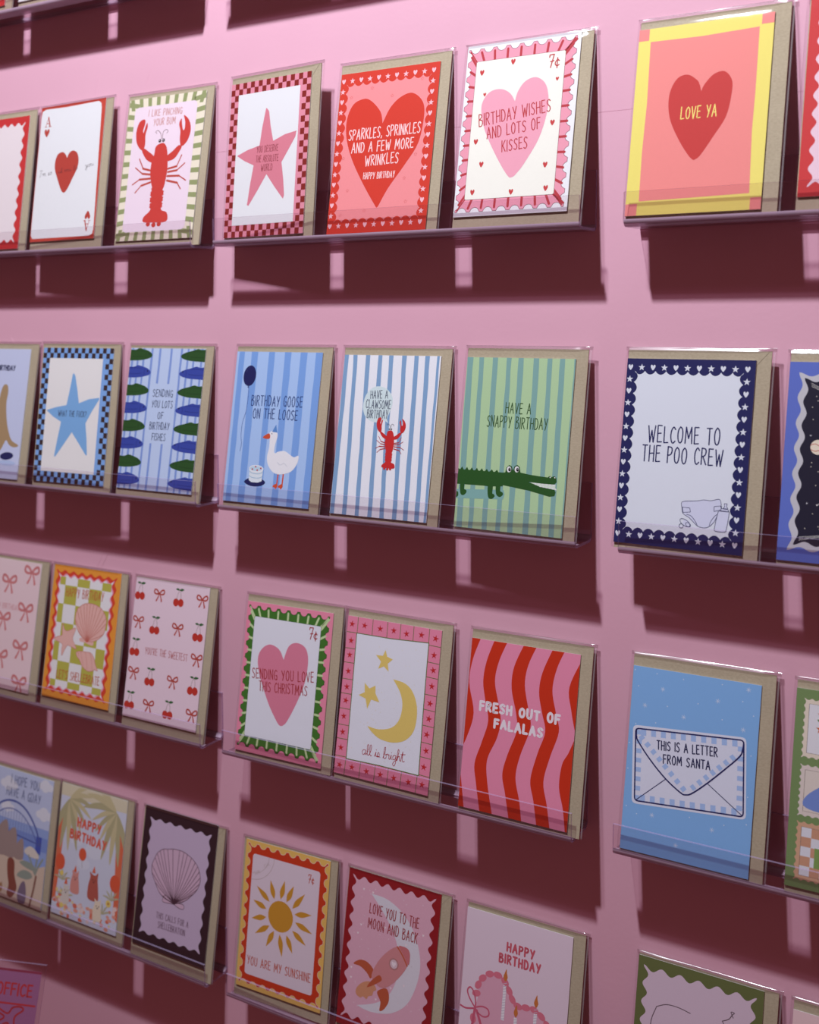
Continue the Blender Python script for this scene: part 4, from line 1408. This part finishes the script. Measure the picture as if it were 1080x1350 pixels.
def c_shell2():
    a = Art(seed=26)
    a.rect((58, 34, 42), 0, 0, CW, CH).up()
    a.poly((204, 184, 212), a.band(8, 13.4, 95, 138.6, 6, 8, WAVE, 2.8)).up()
    draw_shell(a, (214, 182, 206), (82, 52, 66), P('50,55.5 34,60 24,71.1 18.4,80 17.3,88 20.5,97 23,102 26.8,105.5 31,108.4 37.1,109.6 44.3,111.6 53.9,112.4 60,112 65.1,110.6 71,108.4 76.7,105 80.6,101.6 83.5,97 85.6,91 85.6,84.8 83,78 78.3,71.8 68,62 56,56'), (53, 55.5), .6)
    bs = P('40,61 37,54 44,53.6 53,54.6 60,52.6 67,53 66,57.6 53,57')
    a.layer -= 1
    a.smooth((214, 182, 206), bs, 3); a.up()
    a.stroke((82, 52, 66), bs, .55, True, True, 3)
    a.ell((70, 40, 52), 53, 56, 2.4, 1.6, 0, 12)
    t = (104, 72, 92)
    a.text(t, 'THIS CALLS FOR A', 30.9, 34.6, 75.9, 36, 6.2, .6)
    a.text(t, 'SHELLEBRATION', 34.3, 25, 72.3, 26, 6.6, .6)
    return a

def c_sun():
    a = Art(seed=27)
    yl, rd, og = (236, 192, 104), (206, 62, 30), (208, 150, 52)
    a.rect(yl, 0, 0, CW, CH).up()
    out = a.band(3, 4.4, 100.4, 146.6, 8, 11, STAMP, 3.7, 16)
    a.stroke((240, 214, 196), out, .9, False, True).up()
    a.poly(rd, out).up()
    a.rrect((230, 214, 228), 9.6, 14, 92, 136.8, 3).up()
    gy = (196, 178, 180)
    a.stroke(gy, [(9.8 + 26.4 * math.cos(t), 137 + 26.4 * math.sin(t)) for t in [-1.571 + k * .1571 for k in range(11)]], .5)
    a.stroke(gy, [(9.8 + 20 * math.cos(t), 137 + 20 * math.sin(t)) for t in [-1.571 + k * .1571 for k in range(11)]], .4)
    for (t, s) in ((-1.25, 'SUN'), (-.5, 'OK')):
        u, v = 9.8 + 21 * math.cos(t), 137 + 21 * math.sin(t)
        a.text(gy, s, u - 3, v - 2, u + 3.6, v + 2.6 + t, 3.6, .35)
    a.ell(og, 48.6, 81.4, 15.2, 15.6)
    rays = P('33.3,115 39.6,96.7 50.8,118.3 47.2,98.5 62,115.7 54.6,97.4 75.8,110.7 62,92.8 85.4,92 65.1,87.8 87.5,73.9 66.5,80.3 81.2,60.6 63.8,71.3 66,48.5 57.2,65 53.7,41.8 49.1,63.8 33.6,47.4 42.1,65.4 19,57.1 36.1,69.2 13.3,71.3 31.4,76.7 13.8,90.2 30.8,84.8 16.9,105.3 34.1,92.8')
    for k in range(0, len(rays), 2):
        (x0, y0), (x1, y1) = rays[k], rays[k + 1]
        dx, dy = x1 - x0, y1 - y0
        L = math.hypot(dx, dy); nx, ny = -dy / L * 2.9, dx / L * 2.9
        mx, my = x0 + dx * .6, y0 + dy * .6
        a.poly(og, catmull([(x0, y0), (mx + nx, my + ny), (x1, y1)], 5)[:-1] + catmull([(x1, y1), (mx - nx, my - ny), (x0, y0)], 5)[:-1])
    t = (196, 86, 60)
    a.text(t, 'YOU ARE MY SUNSHINE', 12.3, 24.2, 89.2, 26.4, 8.4, .85)
    cents(a, t, 78.4, 123, 8.4, .8)
    return a

def c_rocket():
    a = Art(seed=28)
    rn = random.Random(8)
    a.rect((150, 26, 34), 0, 0, CW, CH).up()
    a.poly((226, 176, 196), a.band(4.6, 8, 97.6, 144.4, 7, 10, WAVE, 4.2)).up()
    for k in range(80):
        u, v = rn.uniform(11, 90), rn.uniform(14, 137)
        (a.ell((240, 214, 226), u, v, .5, .5, 0, 7) if k % 4 else a.heart((244, 226, 234), u, v, 2, 2.2))
    a.poly((224, 220, 232), catmull(P('27,131 44,130.4 60,124 74,112 83,96 87,78 84,58 76,40 62,28 46,22.6 32,21.4 22,23'), 5)[:-1] + catmull(P('22,23 40,30 54,40 62,56 64,74 60,92 50,108 38,121 27,131'), 5)[:-1])
    a.up()
    rs, fn = (212, 142, 146), (190, 92, 62)
    a.smooth(fn, P('37.5,60 30,66 21,66 14,60.4 22,60 30,56 34.6,52'), 4); a.smooth(fn, P('52,48 56,44 56.4,36 52,28 47.4,25.6 47.6,34 43,42'), 4)
    a.smooth((214, 150, 116), P('37,49 30,48 24,44 19.6,38 20,33 25,31 28,33 32,31.6 34,35 38,37 39,41 42,44'), 4)
    a.up()
    a.smooth(rs, P('73.4,90 66,91.6 56,87 46,77 39,66 35.4,55.4 38.6,50.6 46,47 54,50 64,60 72,72 75.4,82'), 4)
    a.smooth(fn, P('44,58 47,54 40,48 34,44 31.4,43 34,48 38,53'), 4)
    a.up()
    a.smooth((206, 120, 126), P('73.4,90 66,91.6 62.6,90.4 68,84 74,76.4 75.4,82'), 4)
    a.stroke((196, 96, 66), P('60.8,89.6 67.4,83 73,75.2'), 1.4, True)
    a.ell((186, 130, 130), 58.6, 72.6, 5.4, 5.6); a.up()
    a.ell((222, 196, 208), 58.6, 72.6, 4, 4.2); a.up()
    a.heart((244, 230, 238), 58.6, 72.4, 4.6, 4.8)
    t = (168, 66, 70)
    a.text(t, 'LOVE YOU TO THE', 27, 113, 81.6, 112.4, 9.4, .85)
    a.text(t, 'MOON AND BACK', 26.6, 98.8, 81.4, 98.6, 9.4, .85)
    return a

def c_cake():
    a = Art(seed=29)
    a.rect((232, 212, 228), 0, 0, CW, CH).up()
    a.smooth((226, 172, 194), P('17,72 16,82 20,92 28,97.6 36,98 44,92.6 49,84 53,78 60,76.6 70,78 80,74 88,64 90,50 84,36 66,20 50,10 34,16 20,34 14,54'), 4)
    a.up()
    rs = (220, 120, 142)
    for (u, v, r) in ((15.4, 76, 20), (16.6, 84, 60), (20.4, 91, 40), (27, 96.6, 20), (35, 97.8, 0), (42.4, 94, -40), (47, 87.4, -55), (50.6, 81, -55), (56.4, 76.6, -10), (64, 77.6, 10), (72, 78, -15), (79, 74.6, -35), (85, 68.6, -50), (89, 61, -65), (90.4, 52, -85), (88.6, 43, -110), (83.6, 35, -130), (76, 28, -140), (67, 21, -145), (57, 14, -150), (46, 12, 20), (36, 16, -35), (28, 24, -50), (21, 33, -60), (16.4, 43, -70), (14, 53, -80)):
        a.ell(rs, u, v, 4.4, 3.0, r, 14)
    bw = (206, 96, 124)
    a.stroke(bw, P('15,63 9,70 6.4,76 9,79.6 13,76 15.4,68 15,63'), 1.4, True); a.stroke(bw, P('15,63 22,66 28,65 29,60 24,57.4 18,59.6 15,63'), 1.4, True)
    a.stroke(bw, P('14,62 6,60 .6,61'), 1.6, True)
    a.stroke(bw, P('15,61 14,50 13,40 14,30'), 2.4, True); a.stroke(bw, P('17,61 22,50 26,40 30,30'), 2.4, True)
    for (u, v, L) in ((42.6, 94, 34), (55, 66, 34), (73.4, 80, 40)):
        a.rect((240, 236, 244), u - 1.5, v - L, u + 1.5, v)
    a.up()
    for (u, v, L) in ((42.6, 94, 34), (55, 66, 34), (73.4, 80, 40)):
        for k in range(int(L / 2.4)):
            a.stroke((206, 196, 216), [(u - 1.5, v - 2 - k * 2.4), (u + 1.5, v - .8 - k * 2.4)], .5)
        a.smooth((204, 120, 62), [(u, v + .4), (u - 2, v + 4), (u - 1, v + 8), (u + .4, v + 11.6), (u + 1, v + 8), (u + 2, v + 4)], 4)
    t = (206, 92, 108)
    a.text(t, 'HAPPY', 42, 121.6, 68, 121.6, 7.2, 1.7, None, .03, .3)
    a.text(t, 'BIRTHDAY', 35.4, 110.4, 74.6, 110.8, 7.4, 1.7, None, .03, .3)
    return a

def c_olive():
    a = Art(seed=30)
    a.rect((104, 112, 66), 0, 0, CW, CH).up()
    a.poly((220, 198, 216), a.band(4.6, 7, 97.6, 143, 6, 9, WAVE, 4.4)).up()
    a.stroke((110, 92, 102), P('18,112 26,116 36,116.6 46,115'), .7, True)
    a.stroke((110, 92, 102), P('72,117 77,120 79.4,124 81,126 78.4,126 80.4,122'), .7, True)
    a.stroke((110, 92, 102), P('18,112 14,96 20,78 40,66 62,66 80,78 84,96 72,117'), .7, True)
    return a

def c_plainpink(seed, rgb=(240, 208, 212)):
    a = Art(seed=seed)
    a.rect(rgb, 0, 0, CW, CH).up()
    a.heart((214, 110, 124), 51, 80, 40, 44)
    return a

def c_top_stamp():
    a = Art(seed=33)
    stamp_card(a, WHITE, (240, 226, 228), (206, 84, 84), (243, 236, 238), (150, 110, 110), .3, (1.4, 4, 99.6, 146.4), (9.6, 14.6, 90.4, 135.2), 1.6)
    return a

# ------------------------------------------------------------------ every card in its holder
GC = greeting_card
GC(1, (-333.2, 0, 31.2, 4.9), c_redwavy((238, 226, 230), 7), (206, 56, 58), 'red card with wavy off white panel, left of the ace of hearts', 1.5, 5)
GC(1, (-214.8, .053, 30.9, 6.0), c_ace(), (204, 76, 62), 'white playing card style ace of hearts greeting card with thin red border', 1, 11.5)
GC(1, (-82.3, 0, 33.2, 3.0), c_lobster(), (238, 228, 208), 'pale pink card with one big red lobster inside a green striped border', 2.6, 6.5)
GC(1, (54.5, .111, 28.0, 11.9), c_pinkstar(), (232, 148, 168), 'white card with a pink star and pink and dark red checked border', .6, 5)
GC(1, (182.9, 0, 33.2, 3.0), c_sparkles(), (212, 58, 42), 'pink card with a large red heart and scalloped red border, SPARKLES, SPRINKLES', 1.2, 2.4)
GC(1, (312.4, 0, 33.2, 3.0), c_wishes(), WHITE, 'cream postage stamp style card with a pink heart and pink frame, BIRTHDAY WISHES', .8, 11.6)
GC(1, (465.3, 0, 33.2, 3.0), c_love(), (240, 226, 118), 'coral card with yellow border and red heart reading LOVE YA', -.4, 4.6)
GC(1, (592.1, 0, 33.2, 3.0), c_redwavy((238, 206, 220), 31), (206, 56, 58), 'red card with wavy pink panel, right of the LOVE YA card', 1, 12)

GC(2, (-344.1, 0, 33.2, 3.5), c_kangaroo_plain(), (206, 214, 244), 'pale blue card with a brown tail, left of the blue star card', 0, 5)
GC(2, (-216.4, -.046, 31.2, 5.6), c_bluestar(), (132, 176, 236), 'white card with a light blue star and blue and brown checked border', 2.4, 6.5)
GC(2, (-89.0, 0, 33.2, 3.0), c_fishes(), (196, 214, 246), 'light blue striped card with green and blue fishes along both sides', 1.6, 8)
GC(2, (56.5, -.004, 33.0, 3.2), c_goose(), (174, 204, 248), 'blue striped card with a white goose, a balloon and a cake', .6, 5.8)
GC(2, (184.2, 0, 33.2, 3.0), c_claw(), (240, 242, 250), 'white and blue striped card with a small red lobster under a speech bubble', .8, 4.2)
GC(2, (312.5, .046, 31.2, 5.6), c_croc(), (182, 214, 168), 'green striped card with a long dark green crocodile, HAVE A SNAPPY BIRTHDAY', .6, 3)
GC(2, (458.7, .047, 31.2, 5.7), c_poo(), NAVY, 'white card with a navy border of hearts and stars, WELCOME TO THE POO CREW', 0, 4)
GC(2, (586.6, 0, 33.2, 3.2), c_space(), (96, 116, 202), 'blue bordered card of a dark starry night sky with a small planet', 0, 4)

GC(3, (-338.9, 0, 33.2, 3.3), c_pinkbows(), (238, 212, 218), 'pale pink card of large bows only, cut by the left edge', 0, 8)
GC(3, (-215.8, -.01, 32.8, 3.5), c_shelleb(), (238, 158, 62), 'orange card with seashells on a green and white check, SHELLEBRATE', 2.5, 11)
GC(3, (-89.4, 0, 33.2, 3.0), c_cherry(), (238, 214, 228), 'pale pink card patterned with cherries and bows, YOU\'RE THE SWEETEST', 1.2, 10.6)
GC(3, (67.2, -.022, 32.3, 4.2), c_xmas(), (238, 144, 172), 'pink heart card with a green postage stamp frame, SENDING YOU LOVE THIS CHRISTMAS', .6, 4.5)
GC(3, (186.1, .015, 32.6, 3.8), c_bright(), (234, 140, 170), 'white card with a gold moon and stars in a pink star border', .4, 5)
GC(3, (320.3, 0, 33.2, 4.4), c_fala(), (236, 146, 178), 'card with wavy red and pink stripes reading FRESH OUT OF FALALAS', .4, 3.2)
GC(3, (469.6, 0, 33.2, 4.1), c_santa(), (134, 184, 238), 'light blue card with a drawn envelope, THIS IS A LETTER FROM SANTA', .6, 1.8)
GC(3, (599.9, -.014, 32.6, 4.7), c_stamps(), (122, 148, 96), 'green card of small picture stamps, cut by the right edge beside the Santa letter', 0, 5)

GC(4, (-332.1, 0, 33.2, 3.7), c_gday(), (150, 172, 224), 'blue card with an arched bridge and sandy beach, cut by the left edge', 2, 8)
GC(4, (-215.1, 0, 30.3, 3.3), c_jungle(), (204, 212, 238), 'birthday card of animals with balloons under drooping palm leaves', 2, 10)
GC(4, (-85.2, 0, 33.2, 3.0), c_shell2(), (58, 34, 42), 'lilac card with one large outlined scallop shell and a dark brown border', 2.2, 13)
GC(4, (58.6, -.034, 29.4, 4.8), c_sun(), (236, 192, 104), 'card with a golden sun in a red and yellow stamp frame', 3, 10)
GC(4, (185.0, .008, 32.4, 3.5), c_rocket(), (150, 26, 34), 'pink card with a rocket and crescent moon in a dark red wavy border', 1, 11)
GC(4, (317.0, -.008, 31.5, 3.4), c_cake(), (232, 212, 228), 'pale lilac card with a pink heart cake and three candles, HAPPY BIRTHDAY', 0, 7)
GC(4, (478.8, 0, 32.4, 3.3), c_olive(), (104, 112, 66), 'lilac card with an olive green wavy border, at the bottom right of the photo', 0, 10)
GC(4, (604.9, -.008, 32.9, 4.6), c_plainpink(34), (240, 208, 212), 'plain pale pink card in the bottom right corner of the photo', 0, 4)

GC(0, (-339, 0, 33.2, 3.6), c_redwavy((238, 226, 230), 35), (206, 56, 58), 'card with a red lower border, cut off in the top left corner', 1, 9)
GC(0, (-214, 0, 33.2, 3.4), c_top_stamp(), WHITE, 'white card with red dashes along its foot, cut off by the top edge', 1, 9)
GC(0, (-87, 0, 33.2, 3.0), c_plainpink(36), (240, 208, 212), 'pink card just above the photo, over the big lobster card')
GC(0, (58, 0, 33.2, 3.4), c_plainpink(37, (238, 224, 228)), (238, 224, 228), 'pale card just above the photo, over the pink star card')
GC(0, (187, 0, 33.2, 3.4), c_plainpink(38, (232, 190, 200)), (232, 190, 200), 'rose card just above the photo, over the sparkles card')
GC(0, (318, 0, 33.2, 3.4), c_plainpink(39, (240, 232, 220)), (240, 232, 220), 'cream card just above the photo, over the birthday wishes card')
SIGN_HERE = 1

# ------------------------------------------------------------------ little sign at the lower left
def build_sign():
    w, h = 150.0, 118.0
    a = Art(w, h, 50)
    red = (196, 60, 66)
    a.rect((166, 108, 150), 4, 4, w - 4.5, h - 8).up()
    a.rect((150, 60, 84), 4, h - 10.5, w - 4.5, h - 8)
    a.text(red, 'BOX OFFICE', 70, h - 35, w - 12, h - 35, 12, 1.9, None, 0, .2)
    a.stroke(red, [(10, h - 44), (w - 7, h - 44)], 2.0)
    o = (w - 50, h - 66)
    pl = P('2,16 4,20 18,14 24,22 34,24 38,20 28,10 30,-8 26,-12 20,2 10,-4 8,-12 4,-14 4,-4 -4,2 -2,4 8,4 14,10')
    a.stroke(red, [(o[0] + x * .82, o[1] + y * .82) for x, y in pl], 1.9, True, True)
    v, f, idx, mats = [], [], [], []
    paper = ink((166, 108, 150))
    mats.append(paper)
    for (x, y) in ((4, 4), (w - 4.5, 4), (w - 4.5, h - 8), (4, h - 8)):
        v.append((x, y, .2)); v.append((x, y, .5))
    f += [(1, 3, 5, 7), (6, 4, 2, 0)]
    for k in range(4):
        j = (k + 1) % 4
        f.append((2 * k, 2 * j, 2 * j + 1, 2 * k + 1))
    idx += [0] * 6
    for lay, rgb, poly in a.tris:
        m = ink(rgb)
        if m not in mats:
            mats.append(m)
        b = len(v)
        for (x, y) in poly:
            v.append((x, y, .53 + .04 * lay))
        f.append(tuple(range(b, b + len(poly)))); idx.append(mats.index(m))
    r = bpy.data.objects.new('paper_sign', None)
    r.empty_display_size = .03
    COL.objects.link(r)
    sc = lambda L: [((x - w) * MM, (y - h) * MM, z * MM) for x, y, z in L]
    link('paper_insert', mesh('paper_insert', sc(v), f, mats, idx), r)
    # clear pocket round the paper
    v2 = []
    for z in (-1.2, 2.2):
        for (x, y) in ((0, 0), (w, 0), (w, h), (0, h)):
            v2.append((x, y, z))
    f2 = [(4, 5, 6, 7), (3, 2, 1, 0), (0, 1, 5, 4), (1, 2, 6, 5), (2, 3, 7, 6), (3, 0, 4, 7)]
    link('clear_pocket', mesh('clear_pocket', sc(v2), f2, [ACRYL, EDGE], [0, 0, 1, 1, 1, 1]), r)
    X = Vector((0.849, 0.529, -0.129)).normalized()
    Y = Vector((-0.009, 0.254, 0.983))
    Y = (Y - X * Y.dot(X)).normalized()
    Z = X.cross(Y)
    Mx = Matrix((X, Y, Z)).transposed().to_4x4()
    Mx.translation = Vector((-0.209, -0.093, -0.517))
    r.matrix_world = Mx
    r['label'] = 'pink paper sign with red lettering and a plane, in the bottom left corner'
    r['category'] = 'sign'
build_sign()
